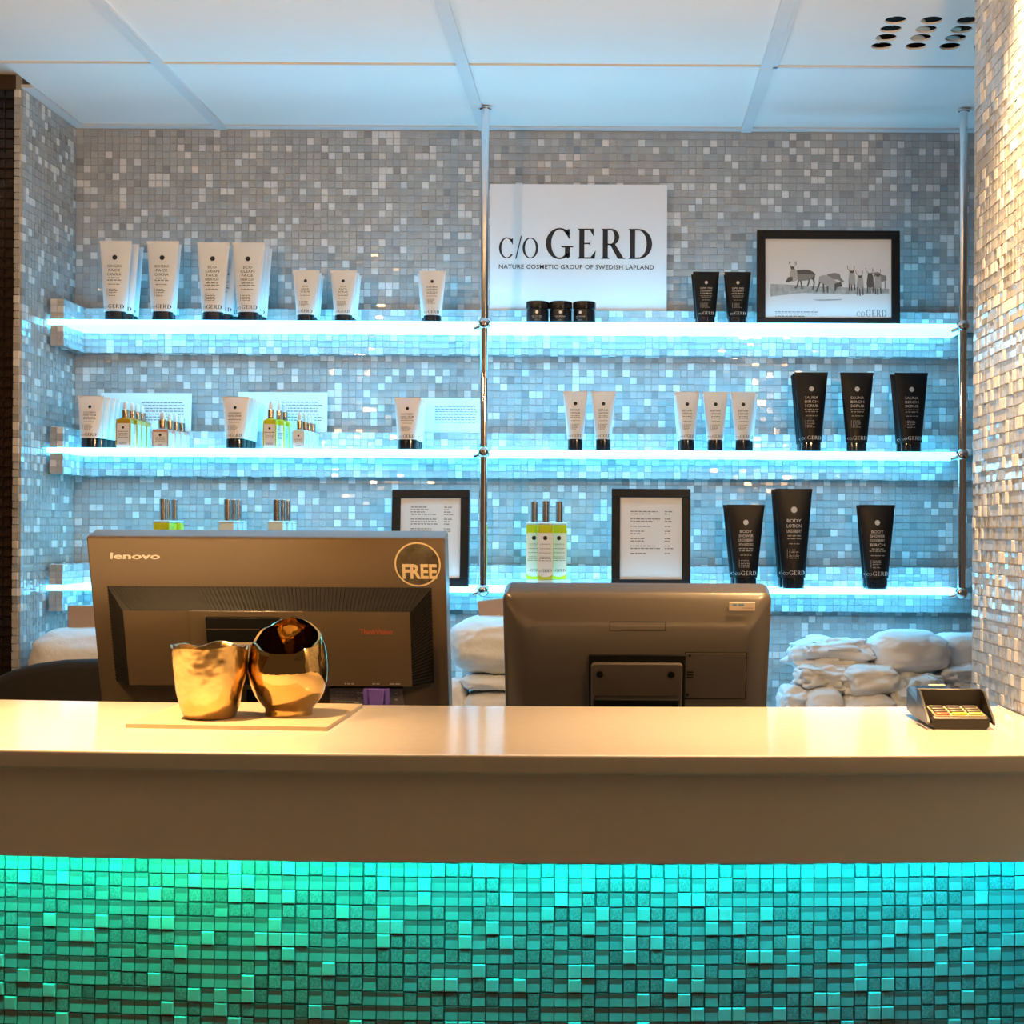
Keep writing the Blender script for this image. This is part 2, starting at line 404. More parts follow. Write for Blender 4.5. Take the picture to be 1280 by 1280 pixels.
struct(MB().box((XL, YB - .024, CEIL - .001), (1.35, YB + .002, CEIL + .006), M_BAR).box((XL - .002, 3.0, CEIL - .001), (XL + .022, YB - .024, CEIL + .006), M_BAR),
       'trim_1', 'thin white edge strip where the ceiling meets the mosaic', 'trim')
# swirl diffuser panel
vd = thing('ceiling_diffuser', 'square white ceiling air diffuser with round swirl nozzles', 'air vent', (.593, 2.54, CEIL), kind='thing')
x0, x1, y0, y1 = -.288, .288, -.298, .298
NX = [.496 - .593 + .0645 * i for i in range(4)]; NY = [2.5785 - 2.54 + .0455 * i for i in range(4)]
HR = .0195
def plate_with_holes():
    mb = MB(); xs_ = sorted([x0, x1] + [c + s * .03 for c in NX for s in (-1, 1)]); ys_ = sorted([y0, y1] + [c + s * .0226 for c in NY for s in (-1, 1)])
    for i in range(len(xs_) - 1):
        for j in range(len(ys_) - 1):
            a, b, c, d = xs_[i], xs_[i + 1], ys_[j], ys_[j + 1]
            cx, cy = (a + b) / 2, (c + d) / 2
            if any(abs(cx - n) < .001 for n in NX) and any(abs(cy - n) < .001 for n in NY):
                ca = math.atan2(d - c, b - a); angs = sorted([2 * math.pi * i_ / 20 for i_ in range(20)] + [ca, math.pi - ca, math.pi + ca, 2 * math.pi - ca]); n = 24; sq, ci = [], []
                for k in range(n):
                    t = angs[k]; ux, uy = math.cos(t), math.sin(t); m = max(abs(ux) / ((b - a) / 2), abs(uy) / ((d - c) / 2))
                    sq.append((cx + ux / m, cy + uy / m, -.001)); ci.append((cx + HR * ux, cy + HR * uy, -.001))
                up = [(p[0], p[1], .0025) for p in ci]
                mb.loft([sq, ci, up], M_CEIL, False, False)
            else:
                mb.add([(a, c, -.001), (b, c, -.001), (b, d, -.001), (a, d, -.001)], [(0, 1, 2, 3)], M_CEIL)
    return mb
plate_with_holes().build('face_plate', vd)
fr = MB()
for a, b in (((x0, y0), (x1, y0 + .008)), ((x0, y1 - .008), (x1, y1)), ((x0, y0), (x0 + .008, y1)), ((x1 - .008, y0), (x1, y1))):
    fr.box((a[0], a[1], -.005), (b[0], b[1], -.0012), M_BAR)
fr.build('frame', vd)
MB().box((x0 + .01, y0 + .01, .025), (x1 - .01, y1 - .01, .027), M_DARK).build('plenum_shade', vd)  # black sheet painted to stand for the shade inside the duct
for i, cx in enumerate(NX):
    for j, cy in enumerate(NY):
        a = random.Random(i * 7 + j).uniform(0, 6.28)
        X = Matrix.Translation((cx, cy, .0075)) @ Matrix.Rotation(a, 4, 'Z') @ Matrix.Rotation(math.radians(30), 4, 'X')
        MB().lathe([(.017, -.001), (.017, .001)], M_SWIRL, 20, X=X @ Matrix.Translation((0, .008, 0)) @ Matrix.Scale(.42, 4, (0, 1, 0))).build('nozzle', vd)

# ---- tiled rails that clamp the shelves
GZ = [1.871, 1.592, 1.292]       # glass centre heights
GT, RH, RD, YF = .006, .045, .035, 3.135
trim_n = 2
names = ['top', 'middle', 'bottom']
for L, gz in enumerate(GZ):
    for up in (1, 0):
        za = gz + GT if up else gz - GT - RH; zb = za + RH
        yb = YB - .0075
        mb = MB().box((XL + .002, YB - RD + .0012, za + .0012), (1.3, yb, zb - .0012), M_GROUT).box((XL + .009, YF + .0012, za + .0012), (XL + RD - .0012, YB - RD + .0012, zb - .0012), M_GROUT)
        r = struct(mb, 'trim_%d' % trim_n, 'mosaic ledge running %s the %s lit shelf' % ('above' if up else 'below', names[L]), 'ledge'); trim_n += 1
        tl = field((XL + RD, YB - RD + T, za), (1, 0, 0), (0, 0, 1), (0, -1, 0), 150, 3, rnd, pv=RH / 3)
        tl += field((XL + RD - T, YF + .003, za), (0, 1, 0), (0, 0, 1), (1, 0, 0), 8, 3, rnd, pv=RH / 3)
        tl += field((XL + .008, YF + T, za), (1, 0, 0), (0, 0, 1), (0, -1, 0), 2, 3, rnd, pv=RH / 3, pu=.0148)
        if up: tl += field((XL + RD, YB - RD + .003, zb - T), (1, 0, 0), (0, 1, 0), (0, 0, 1), 150, 2, rnd, pv=.0142) + field((XL + .008, YF + .003, zb - T), (1, 0, 0), (0, 1, 0), (0, 0, 1), 2, 8, rnd, pu=.0138)
        else: tl += field((XL + RD, YB - RD + .003, za + T), (1, 0, 0), (0, 1, 0), (0, 0, -1), 150, 2, rnd, pv=.0142) + field((XL + .008, YF + .003, za + T), (1, 0, 0), (0, 1, 0), (0, 0, -1), 2, 8, rnd, pu=.0138)
        stuff(tile_mesh('mosaic_tiles', tl, r))

# ---- shelves and poles
PX = [-.2878, .7495]
for L, gz in enumerate(GZ):
    for s, (a, b) in enumerate(((XL + .001, PX[0] - .001), (PX[0] + .001, PX[1] + .012))):
        o = MB().rbox((a, YF, gz - GT), (b, YB - .001, gz + GT), .001, M_LED, seg=1).build('lit_shelf')
        tag(o, 'glowing white-blue glass shelf, %s level, %s of the middle chrome pole' % (names[L], 'left' if s == 0 else 'right'), 'shelf', 'lit glass shelves')
for i, x in enumerate(PX):
    t = thing('shelf_pole', ['chrome shelf pole between the two shelf bays', 'chrome shelf pole beside the right mosaic pillar'][i], 'pole', (x, YF - .012, 0), group='chrome shelf poles')
    MB().tube((0, 0, GZ[2]), (0, 0, CEIL - .001), .0092, M_CHROME, 20).build('pole', t, 40)
    MB().lathe([(.013, CEIL - .004), (.013, CEIL - .001)], M_CHROME, 20).build('ceiling_flange', t, 40)
    for gz in GZ:
        c = MB().ball((0, 0, gz), .0142, M_CHROME).build('ball_clamp', t, 60)
        MB().tube((0, -.0135, gz), (0, -.0152, gz), .004, M_STEEL, 12).build('screw', c, 40)
        MB().tube((-.010, .008, gz - .006), (-.022, .012, gz - .009), .004, M_CHROME, 12).build('side_screw', c, 40)

# ================================================================== COUNTER
ZT, XC, YC, RC = 1.182, -.08, 1.533, 7.0        # top height, arc centre x, front at centre, radius
def arc(x, r): return YC + RC - math.sqrt(r * r - (x - XC) ** 2)
XE0, XE1 = -1.75, XP - .004
def arc_strip(r_front, r_back, za, zb, m, bev=0.0, n=48):
    mb = MB(); rings = []
    for i in range(n + 1):
        x = XE0 + (XE1 - XE0) * i / n; yf, yb = arc(x, r_front), arc(x, r_back)
        if bev: rings.append([(x, yf, za + bev), (x, yf, zb - bev), (x, yf + bev * .3, zb - bev * .3), (x, yf + bev, zb), (x, yb, zb), (x, yb, za), (x, yf + bev, za)])
        else: rings.append([(x, yf, za), (x, yf, zb), (x, yb, zb), (x, yb, za)])
    return mb.loft(rings, m)
ct = thing('reception_counter', 'curved reception counter with white top, brown apron and glowing mosaic front', 'counter', (0, 0, 0))
arc_strip(RC, RC - .428, ZT - .0213, ZT, M_SLAB, .003).build('worktop', ct, 40)
arc_strip(RC - .012, RC - .030, 1.064, ZT - .0213, M_APRON).build('apron', ct, 40)
arc_strip(RC - .030, RC - .21, 1.064, 1.078, M_APRON).build('soffit', ct, 40)
RT = RC - .2
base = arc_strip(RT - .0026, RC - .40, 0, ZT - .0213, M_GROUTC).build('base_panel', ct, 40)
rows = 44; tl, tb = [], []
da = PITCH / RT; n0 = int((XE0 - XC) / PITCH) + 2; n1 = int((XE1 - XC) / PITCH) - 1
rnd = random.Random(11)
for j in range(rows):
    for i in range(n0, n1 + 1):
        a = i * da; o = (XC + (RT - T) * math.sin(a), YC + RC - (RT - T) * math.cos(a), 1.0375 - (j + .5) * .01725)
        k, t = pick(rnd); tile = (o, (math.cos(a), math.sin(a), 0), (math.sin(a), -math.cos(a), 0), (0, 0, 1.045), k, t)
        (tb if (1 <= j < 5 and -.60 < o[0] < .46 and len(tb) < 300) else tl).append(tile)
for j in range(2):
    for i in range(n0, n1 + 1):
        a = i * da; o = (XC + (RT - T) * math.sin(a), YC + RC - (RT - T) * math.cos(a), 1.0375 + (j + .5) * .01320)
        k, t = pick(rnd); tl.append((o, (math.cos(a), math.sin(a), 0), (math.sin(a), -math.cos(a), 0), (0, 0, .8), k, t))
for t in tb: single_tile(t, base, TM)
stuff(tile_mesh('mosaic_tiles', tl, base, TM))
# LED strip under the apron
def led_mat():
    m = bpy.data.materials.new('colour_led_strip'); m.use_nodes = True; nt = m.node_tree; nt.nodes.clear()
    tc = nt.nodes.new('ShaderNodeTexCoord'); sp = nt.nodes.new('ShaderNodeSeparateXYZ'); mr = nt.nodes.new('ShaderNodeMapRange')
    mr.inputs[1].default_value = -.75; mr.inputs[2].default_value = .55
    cr = nt.nodes.new('ShaderNodeValToRGB'); em = nt.nodes.new('ShaderNodeEmission'); out = nt.nodes.new('ShaderNodeOutputMaterial')
    nt.links.new(tc.outputs['Object'], sp.inputs[0]); nt.links.new(sp.outputs[0], mr.inputs[0]); nt.links.new(mr.outputs[0], cr.inputs[0])
    el = cr.color_ramp.elements
    el[0].position = 0; el[0].color = (0.0, .85, .50, 1); el[1].position = 1; el[1].color = (0.0, .70, .85, 1)
    for p, c in ((.10, (0, .88, .52, 1)), (.19, (.02, .95, .34, 1)), (.30, (.0, .88, .55, 1)), (.5, (.0, .82, .70, 1)), (.72, (0, .80, .76, 1))):
        e = el.new(p); e.color = c
    nt.links.new(cr.outputs[0], em.inputs[0]); em.inputs[1].default_value = LED_GLOW; nt.links.new(em.outputs[0], out.inputs[0])
    return m
tag(arc_strip(RT + .055, RT + .043, 1.0575, 1.0635, led_mat()).build('led_strip'), 'colour-changing green to cyan LED strip glowing under the counter apron', 'led strip')

# ================================================================== DOWNLIGHTS (out of frame above the counter)
for i, (x, y, e) in enumerate(((-.72, 1.63, SPOT_W[0]), (.455, 1.86, SPOT_W[1]))):
    t = thing('downlight', 'recessed warm downlight above the %s end of the counter' % ('left', 'right')[i], 'lamp', (x, y, CEIL), group='recessed downlights')
    MB().lathe([(.045, .0), (.045, -.004), (.034, -.006), (.032, .001)], M_BAR, 28, cap0=False, cap1=False).build('trim_ring', t, 40)
    MB().lathe([(.031, -.002), (.031, .001)], mat('lamp_lens', (1, .8, .5), .3, emit=(1, .62, .28), estr=8), 24).build('lens', t, 40)
    ld = bpy.data.lights.new('downlight_beam', 'SPOT'); ld.energy = e; ld.color = (1.0, .60, .25); ld.spot_size = math.radians((56, 70)[i]); ld.spot_blend = 1.0; ld.shadow_soft_size = .03
    lo = bpy.data.objects.new('downlight_beam', ld); COL.objects.link(lo); lo.parent = t; lo.location = (0, 0, -.012)

# wall lamps just outside the picture on both sides
for i, (x, y, z, e) in enumerate(((-.88, 1.60, 1.90, SCONCE_W[0]), (.490, 1.55, 1.84, SCONCE_W[1]))):
    t = thing('wall_lamp', 'small warm globe lamp %s' % ('hanging at the left end of the counter', 'on a bracket from the mosaic pillar')[i], 'lamp', (x, y, z), group='warm globe lamps')
    if i: MB().tube((0, .012, .03), (XP - x - .0025, .012, .03), .006, M_STEEL).build('bracket', t, 40)
    else: MB().tube((0, 0, .03), (0, 0, CEIL - z + .002), .004, M_STEEL).build('hanging_rod', t, 40)
    MB().lathe([(.012, .026), (.014, .028), (.014, .040), (.008, .044)], M_STEEL, 20).build('holder', t, 40)
    MB().ball((0, 0, 0), .029, mat('opal_globe_lit', (1, .85, .65), .3, emit=(1, .58, .24), estr=e / (4 * math.pi ** 2 * .029 ** 2)), 24).build('globe', t, 60)

# ================================================================== PRODUCTS
def tube_funcs(H, wt, wb, capf, dep):
    hc = H * capf
    def ab(z):
        t = min(1, max(0, (z - hc) / (H - hc)))
        return wb / 2 + (wt - wb) / 2 * t, dep / 2 * (1 - t) ** .8 + .0012
    def surf(x, z):
        a, b = ab(z); q = max(0, 1 - (x / a) ** 2)
        return -b * math.sqrt(q) - .0004
    return hc, ab, surf
def make_tube(name, label, H, wt, wb, capf, dep, body_m, ink, ink2, title, seed, cap_ridged=False):
    hc, ab, surf = tube_funcs(H, wt, wb, capf, dep)
    t = thing(name, label, 'tube'); n = 28
    def ring(z, k=1.0):
        a, b = ab(z); return [(k * a * math.cos(2 * math.pi * j / n), k * b * math.sin(2 * math.pi * j / n), z) for j in range(n)]
    zs = [hc + .0004 + (H - hc - .0004) * i / 12 for i in range(13)]
    bd = MB().loft([ring(z) for z in zs], body_m).build('body', t, 50)
    # flat crimp
    a, b = ab(H); MB().box((-a, -b - .0002, H - .006), (a, b + .0002, H + .0004), body_m).build('crimp', bd)
    kb = .93
    def cring(z, k): return [(k * wb / 2 * math.cos(2 * math.pi * j / n), k * dep / 2 * math.sin(2 * math.pi * j / n), z) for j in range(n)]
    MB().loft([cring(0, kb - .05), cring(.001, kb), cring(hc - .001, kb), cring(hc, kb - .04)], M_CAP).build('cap', t, 40)
    r = random.Random(seed); mb = MB(); fn = lambda x, z: (x, surf(x, z), z)
    R = H * .031
    put(mb, disc2(0, H * .79, R), ink, fn); mb.build('emblem', t)
    mb = MB(); tot = wb * .62; y = H * .665
    for ln in title:
        put(mb, text(ln, H * .034, 0, y, width=min(tot, len(ln) * H * .036), bold=.002), ink, fn); y -= H * .052
    for k in range(2): put(mb, micro(0, y + H * .015, tot * .85, H * .012, r), ink2, fn); y -= H * .028
    put(mb, micro(0, y - H * .008, tot * .75, H * .010, r), ink2, fn); y -= H * .07
    for k in range(5): put(mb, micro(-tot * .36, y, tot * r.uniform(.4, .6), H * .009, r, 'L'), ink2, fn); y -= H * .02
    put(mb, [r2(-tot * .48, y + H * .02, -tot * .45, y + H * .115)], ink2, fn)
    mb.build('small_print', t)
    mb = MB(); g1, e1 = serif('CO', H * .034, 0, 0, .02); g2, e2 = serif('GERD', H * .056, e1 + H * .01, 0, .03)
    k = min(1, wb * .92 / e2)
    put(mb, [([(x * k - e2 * k / 2, hc + H * .035 + y_ * k) for x, y_ in vs], fs) for vs, fs in g1 + g2], ink, fn)
    mb.build('brand_print', t)
    return t
ORD = ['front', 'second', 'third', 'fourth']
used = set()
def place_row(proto, px, base_z, n, desc, where, group, sx=None, y0=3.162, dy=.034, jit=None, rz=0.0, label1=None):
    """n products one behind another, the front one centred on photo column px"""
    x = (px - VX) * y0 / F
    for k in range(n):
        if n == 1: lab = '%s %s' % (desc, where)
        else: lab = '%s, %s of the row %s' % (desc, ORD[k], where)
        xo = x + (jit[k] if jit else 0)
        loc = (xo, y0 + dy * k, base_z)
        if proto.name not in used:
            used.add(proto.name); o = proto; o.location = loc; o.rotation_euler = (0, 0, rz); o['label'] = lab; o['group'] = group
        else: o = dup(proto, loc, rz, lab, group)
Z1, Z2, Z3 = (g + GT for g in GZ)
RO = ROLL * 0
# --- top shelf
canola = make_tube('cream_tube', '', .176, .071, .049, .115, .034, M_WTUBE, M_INK, M_INKG, ['ECO CLEAN', 'FACE', 'CANOLA'], 1)
clay = make_tube('cream_tube', '', .174, .071, .049, .115, .034, M_WTUBE, M_INK, M_INKG, ['ECO', 'CLEAN', 'FACE', 'GREEN CLAY'], 2)
small = make_tube('small_cream_tube', '', .114, .058, .041, .135, .030, M_WTUBE, M_INK, M_INKG, ['ECO', 'FACE', 'SCRUB'], 3)
small2 = make_tube('small_cream_tube', '', .114, .058, .041, .135, .030, M_WTUBE, M_INK, M_INKG, ['SILVER MASK', 'LINGONBERRY'], 4)
place_row(canola, 143, Z1, 3, 'big white tube', 'nearest the left wall, top shelf', 'big white tubes on the top shelf', jit=[0, .005, .003])
place_row(canola, 202, Z1, 2, 'big white tube', 'second from the left wall, top shelf', 'big white tubes on the top shelf', dy=.036, jit=[0, -.006])
place_row(clay, 265, Z1, 3, 'big white tube', 'third from the left wall, top shelf', 'big white tubes on the top shelf', jit=[0, .012, .022])
place_row(clay, 309, Z1, 3, 'big white tube', 'fourth from the left wall, top shelf', 'big white tubes on the top shelf', jit=[0, -.001, 0])
place_row(small, 381, Z1, 3, 'small white tube', 'second left of the lone small pair', 'small white tubes on the top shelf', jit=[0, -.002, -.004])
place_row(small, 428, Z1, 3, 'small white tube', 'just left of the lone small pair', 'small white tubes on the top shelf', dy=.032, jit=[0, 0, -.002])
place_row(small2, 539, Z1, 2, 'small white tube', 'beside the middle chrome pole, top shelf', 'small white tubes on the top shelf', dy=.034, jit=[0, -.008])
bsmall = make_tube('small_black_tube', '', .115, .058, .042, .135, .030, M_BTUBE, M_LINK, M_LINKG, ['SUPER FINE', 'CLOUDBERRY', 'HAIR MASK'], 5)
place_row(bsmall, 881, Z1, 2, 'small black tube', 'farther from the reindeer picture', 'small black tubes on the top shelf', jit=[0, -.002])
place_row(bsmall, 920.5, Z1, 2, 'small black tube', 'right beside the reindeer picture', 'small black tubes on the top shelf', jit=[0, .001])
# jars
jar = thing('cream_jar', '', 'jar')
jb = MB().lathe([(.0225, 0), (.0245, .002), (.0245, .028), (.0225, .031)], M_CAP, 30).build('body', jar, 40)
MB().lathe([(.0252, .0312), (.0256, .033), (.0256, .0455), (.0245, .047)], M_CAP, 30).build('lid', jar, 40)
mbj = MB(); fnj = lambda x, z: (x, -math.sqrt(max(0, .0248 ** 2 - x * x)), z)
put(mbj, disc2(0, .022, .0034, 14), M_SILV, fnj); put(mbj, micro(0, .0125, .022, .0016, rnd), M_LINKG, fnj); put(mbj, micro(0, .009, .018, .0014, rnd), M_LINKG, fnj); put(mbj, text('GERD', .003, 0, .004), M_LINKG, fnj)
mbj.build('print', jar)
for i, px in enumerate((670.5, 699.5, 729)):
    lab = 'round black jar, %s of three under the logo board' % ('left', 'middle', 'right')[i]
    loc = ((px - VX) * 3.165 / F, 3.165, Z1); g = 'black jars under the logo board'
    rz = (0, 0, -.35)[i]
    if i == 0: jar.location = loc; jar['label'] = lab; jar['group'] = g
    else: dup(jar, loc, rz, lab, g)
# --- middle shelf
peach = make_tube('hand_cream_tube', '', .114, .058, .045, .19, .034, M_PTUBE, M_INK, M_INKG, ['CLOUDBERRY', 'HAND CREAM'], 6)
place_row(peach, 113, Z2, 4, 'blush tube with black cap', 'leftmost on middle shelf', 'blush tubes on the middle shelf', dy=.028, y0=3.158, jit=[0, .004, .006, .006])
place_row(peach, 294, Z2, 4, 'blush white tube with wide black cap', 'beside the yellow oil bottles', 'blush tubes on the middle shelf', dy=.028, y0=3.158, jit=[0, .002, .002, .002])
place_row(peach, 509, Z2, 4, 'blush white tube with wide black cap', 'beside the middle chrome pole', 'blush tubes on the middle shelf', dy=.028, y0=3.158)
slim = make_tube('slim_white_tube', '', .130, .054, .035, .19, .030, M_WTUBE, M_INK, M_INKG, ['REPAIR', 'CONDITIONER'], 7)
for px, n, w, j in ((718.5, 1, 'nearest the middle chrome pole', [0]), (753.5, 1, 'second from the middle chrome pole', [0]), (858, 2, 'third from the middle chrome pole', [0, -.002]), (893.5, 2, 'fourth from the middle chrome pole', [0, .001]), (928, 2, 'closest to the black scrub tubes', [0, .009])):
    place_row(slim, px, Z2, n, 'slim white tube', w, 'slim white tubes on the middle shelf', y0=3.158, jit=j)
scrub = make_tube('black_scrub_tube', '', .174, .073, .047, .115, .034, M_BTUBE, M_LINK, M_LINKG, ['SAUNA', 'BIRCH', 'SCRUB'], 8)
place_row(scrub, 1013, Z2, 3, 'tall black scrub tube', 'nearest the slim white tubes', 'black scrub tubes on the middle shelf', dy=.03, y0=3.158, jit=[0, -.001, -.001])
place_row(scrub, 1070, Z2, 1, 'tall black scrub tube', 'standing alone between two black rows, middle shelf', 'black scrub tubes on the middle shelf', y0=3.158)
place_row(scrub, 1138, Z2, 2, 'tall black scrub tube', 'nearest the right chrome pole, middle shelf', 'black scrub tubes on the middle shelf', dy=.036, y0=3.158, jit=[0, -.003])
def dropper(name, w, hb, hcol, hbulb, oil, title, seed):
    t = thing(name, '', 'bottle'); d = w * .95
    bd = MB().rbox((-w / 2, -d / 2, 0), (w / 2, d / 2, hb * .93), .002, M_FROST, seg=2).build('body', t, 40)
    MB().lathe([(w * .44, hb * .93), (w * .40, hb * .98), (w * .26, hb)], oil, 20).build('shoulder', t, 50)
    MB().box((-w / 2 + .0008, -d / 2 + .0008, hb * .931), (w / 2 - .0008, d / 2 - .0008, hb * .945), oil).build('oil_rim', t)
    MB().box((-w / 2 - .0003, -d / 2 - .0003, hb * .80), (w / 2 + .0003, d / 2 + .0003, hb * .925), oil).build('oil', t)
    for sx in (-1, 1): MB().box((sx * w * .5 - .0012, -d / 2 - .0004, hb * .08), (sx * w * .5 + .0012, -d / 2 + .003, hb * .80), oil).build('oil_edge', t)
    mb = MB().box((-w * .43, -d / 2 - .0007, hb * .06), (w * .43, -d / 2, hb * .80), M_PAPER); lb = mb.build('label', t)
    mb = MB(); r = random.Random(seed); fn = lambda x, z: (x, -d / 2 - .0010, z)
    put(mb, disc2(0, hb * .66, w * .09, 14), M_INK, fn)
    for k in range(4): put(mb, micro(0, hb * (.52 - .06 * k), w * .6, hb * .022, r), M_INKG, fn)
    put(mb, text('GERD', hb * .07, 0, hb * .12), M_INK, fn); mb.build('print', lb)
    MB().lathe([(w * .24, hb), (w * .26, hb + .001), (w * .26, hb + hcol - .001), (w * .22, hb + hcol)], M_COPPER, 20).build('collar', t, 40)
    z = hb + hcol
    MB().lathe([(w * .17, z), (w * .18, z + hbulb * .3), (w * .15, z + hbulb * .8), (w * .07, z + hbulb)], M_BULB, 18).build('bulb', t, 60)
    return t
oilb = dropper('dropper_bottle', .030, .067, .018, .018, M_AMB, '', 21)
serum = dropper('small_dropper_bottle', .033, .043, .020, .018, M_PINK, '', 22)
oilb2 = dropper('dropper_bottle', .027, .067, .020, .018, M_OIL, '', 23)
serum2 = dropper('small_dropper_bottle', .024, .043, .020, .018, M_FROST, '', 24)
place_row(oilb, 156, Z2, 4, 'amber oil dropper bottle', 'beside the leftmost blush tubes', 'amber dropper bottles', dy=.033, y0=3.155, jit=[0, .004, .004, .004])
place_row(serum, 202.5, Z2, 4, 'short rose dropper bottle', 'in front of the leftmost paper card', 'short rose dropper bottles', dy=.034, y0=3.155, jit=[0, .006, .008, .010])
place_row(oilb2, 338, Z2, 3, 'yellow oil dropper bottle', 'in front of the second paper card', 'yellow dropper bottles', dy=.034, y0=3.155, jit=[0, .010, .014])
place_row(serum2, 374, Z2, 4, 'short clear dropper bottle', 'in front of the second paper card', 'short clear dropper bottles', dy=.033, y0=3.155, jit=[0, .004, .006, .008])
# --- bottom shelf
shower = make_tube('black_shower_tube', '', .183, .083, .051, .125, .036, M_BTUBE, M_LINK, M_LINKG, ['BODY', 'SHOWER', 'LINGONBERRY', 'WITH AVOCADO'], 9)
lotion = make_tube('black_lotion_tube', '', .2185, .081, .052, .105, .036, M_BTUBE, M_LINK, M_LINKG, ['BODY', 'LOTION', 'LINGONBERRY'], 10)
shower2 = make_tube('black_shower_tube', '', .184, .079, .051, .125, .036, M_BTUBE, M_LINK, M_LINKG, ['BODY', 'SHOWER', 'CLOUDBERRY', 'BIRCH'], 12)
place_row(shower, 932, Z3, 2, 'black body shower tube', 'nearest the framed price list', 'black tubes on the bottom shelf', dy=.037, y0=3.160, jit=[0, -.006])
place_row(lotion, 992, Z3, 3, 'tallest black lotion tube', 'in the middle of bottom shelf', 'black tubes on the bottom shelf', dy=.034, y0=3.160, jit=[0, -.004, -.002])
place_row(shower2, 1096, Z3, 2, 'black body shower tube', 'nearest the right chrome pole', 'black tubes on the bottom shelf', dy=.036, y0=3.160, jit=[0, 0])
def oil_bottle(name, oil, seed):
    t = thing(name, '', 'bottle'); w, d, h = .0345, .027, .138
    MB().rbox((-w / 2, -d / 2, 0), (w / 2, d / 2, .017), .0015, M_FROST, seg=1).build('base', t, 40)
    MB().rbox((-w / 2, -d / 2, .0172), (w / 2, d / 2, .137), .0015, oil, seg=1).build('body', t, 40)
    MB().rbox((-w / 2, -d / 2, .1372), (w / 2, d / 2, .142), .001, M_FROST, seg=1).build('shoulder', t, 40)
    n = 14; pts = [(-w / 2 + .0005, .119), (-w / 2 + .0005, .031)] + [(-w / 2 * math.cos(math.pi * i / n) * .96, .031 - .008 * math.sin(math.pi * i / n)) for i in range(1, n)] + [(w / 2 - .0005, .031), (w / 2 - .0005, .119)]
    lb = MB().prism(pts, -d / 2 - .0006, -d / 2 - .0001, M_PAPER).build('label', t)
    mb = MB(); r = random.Random(seed); fn = lambda x, z: (x, -d / 2 - .0009, z)
    put(mb, disc2(0, .108, .0047, 18), M_INK, fn)
    for k, z in enumerate((.094, .090, .084, .075, .066, .062, .058)): put(mb, micro(0, z, w * .7, .0013, r), M_INKG, fn)
    g1, e1 = serif('CO', .004, 0, 0, .02); g2, e2 = serif('GERD', .007, e1 + .001, 0, .03); k = w * .88 / e2
    put(mb, [([(x * k - e2 * k / 2, .034 + y_ * k) for x, y_ in vs], fs) for vs, fs in g1 + g2], M_INK, fn)
    mb.build('print', lb)
    MB().lathe([(.0078, .1422), (.0082, .143), (.0082, .1885), (.0078, .1895)], M_STEEL, 22).build('cap', t, 40)
    return t
ob = oil_bottle('oil_bottle', M_OIL, 31); fb = oil_bottle('oil_bottle', M_FROST, 32)
for i, (px, y) in enumerate(((682, 3.154), (668, 3.188), (699, 3.188))):
    loc = ((px - VX) * y / F, y, Z3); lab = 'yellow-green oil bottle, %s of three beside the middle chrome pole' % ('front one', 'back left one', 'back right one')[i]; g = 'yellow-green oil bottles'
    if i == 0: ob.location = loc; ob['label'] = lab; ob['group'] = g
    else: dup(ob, loc, 0, lab, g)
for i, (px, y) in enumerate(((204, 3.158), (209, 3.19), (218, 3.222))):
    dup(ob, ((px - VX) * y / F, y, Z3), 0, 'yellow-green oil bottle, %s of the row behind the left monitor' % ORD[i], 'yellow-green oil bottles')
for g, (px, where) in enumerate(((284.5, 'middle row'), (346, 'row nearest the framed price list'))):
    for i in range(3):
        y = 3.158 + .033 * i; loc = (((px + (0, 7, 13)[i]) - VX + 0) * y / F, y, Z3)
        lab = 'frosted white bottle, %s of the %s behind the left monitor' % (ORD[i], where)
        if g == 0 and i == 0: fb.location = loc; fb['label'] = lab; fb['group'] = 'frosted white bottles'
        else: dup(fb, loc, 0, lab, 'frosted white bottles')

# ================================================================== SIGNS, FRAMES, CARDS
# logo board resting on the top ledge
ZR = Z1 + RH
c = P(722.5, 387, 3.276)
w, h = .403, .2885
lbd = thing('logo_board', 'white board with large black logo lettering leaning on the mosaic wall', 'sign', (c.x, 3.277, ZR))
MB().box((-w / 2, 0, 0), (w / 2, .005, h), M_BOARD).build('board', lbd)
s_ = w / 221
fn = lambda x, z: (x, -.0006, z)
gx = lambda px: (px - 722.5) * s_
gz_ = lambda py: (387 - py) * s_
mb = MB(); g2, e2 = serif('GERD', 37.5 * s_, 0, 0, .05); k = (818 - 682) * s_ / e2
put(mb, [([(gx(682) + x * k, gz_(321.5) + y) for x, y in vs], fs) for vs, fs in g2], M_INK, fn); mb.build('logo_name', lbd)
mb = MB(); g1, e1 = serif('C/O', 25 * s_, 0, 0, .04); k = (674 - 623.5) * s_ / e1
put(mb, [([(gx(623.5) + x * k, gz_(321) + y) for x, y in vs], fs) for vs, fs in g1], M_INK, fn); mb.build('logo_prefix', lbd)
mb = MB(); put(mb, text('NATURE COSMETIC GROUP OF SWEDISH LAPLAND', 5.6 * s_, gx(623.5), gz_(334.5), 'LEFT', .012, (817 - 623.5) * s_, 1.08), M_INK, fn); mb.build('logo_line', lbd)

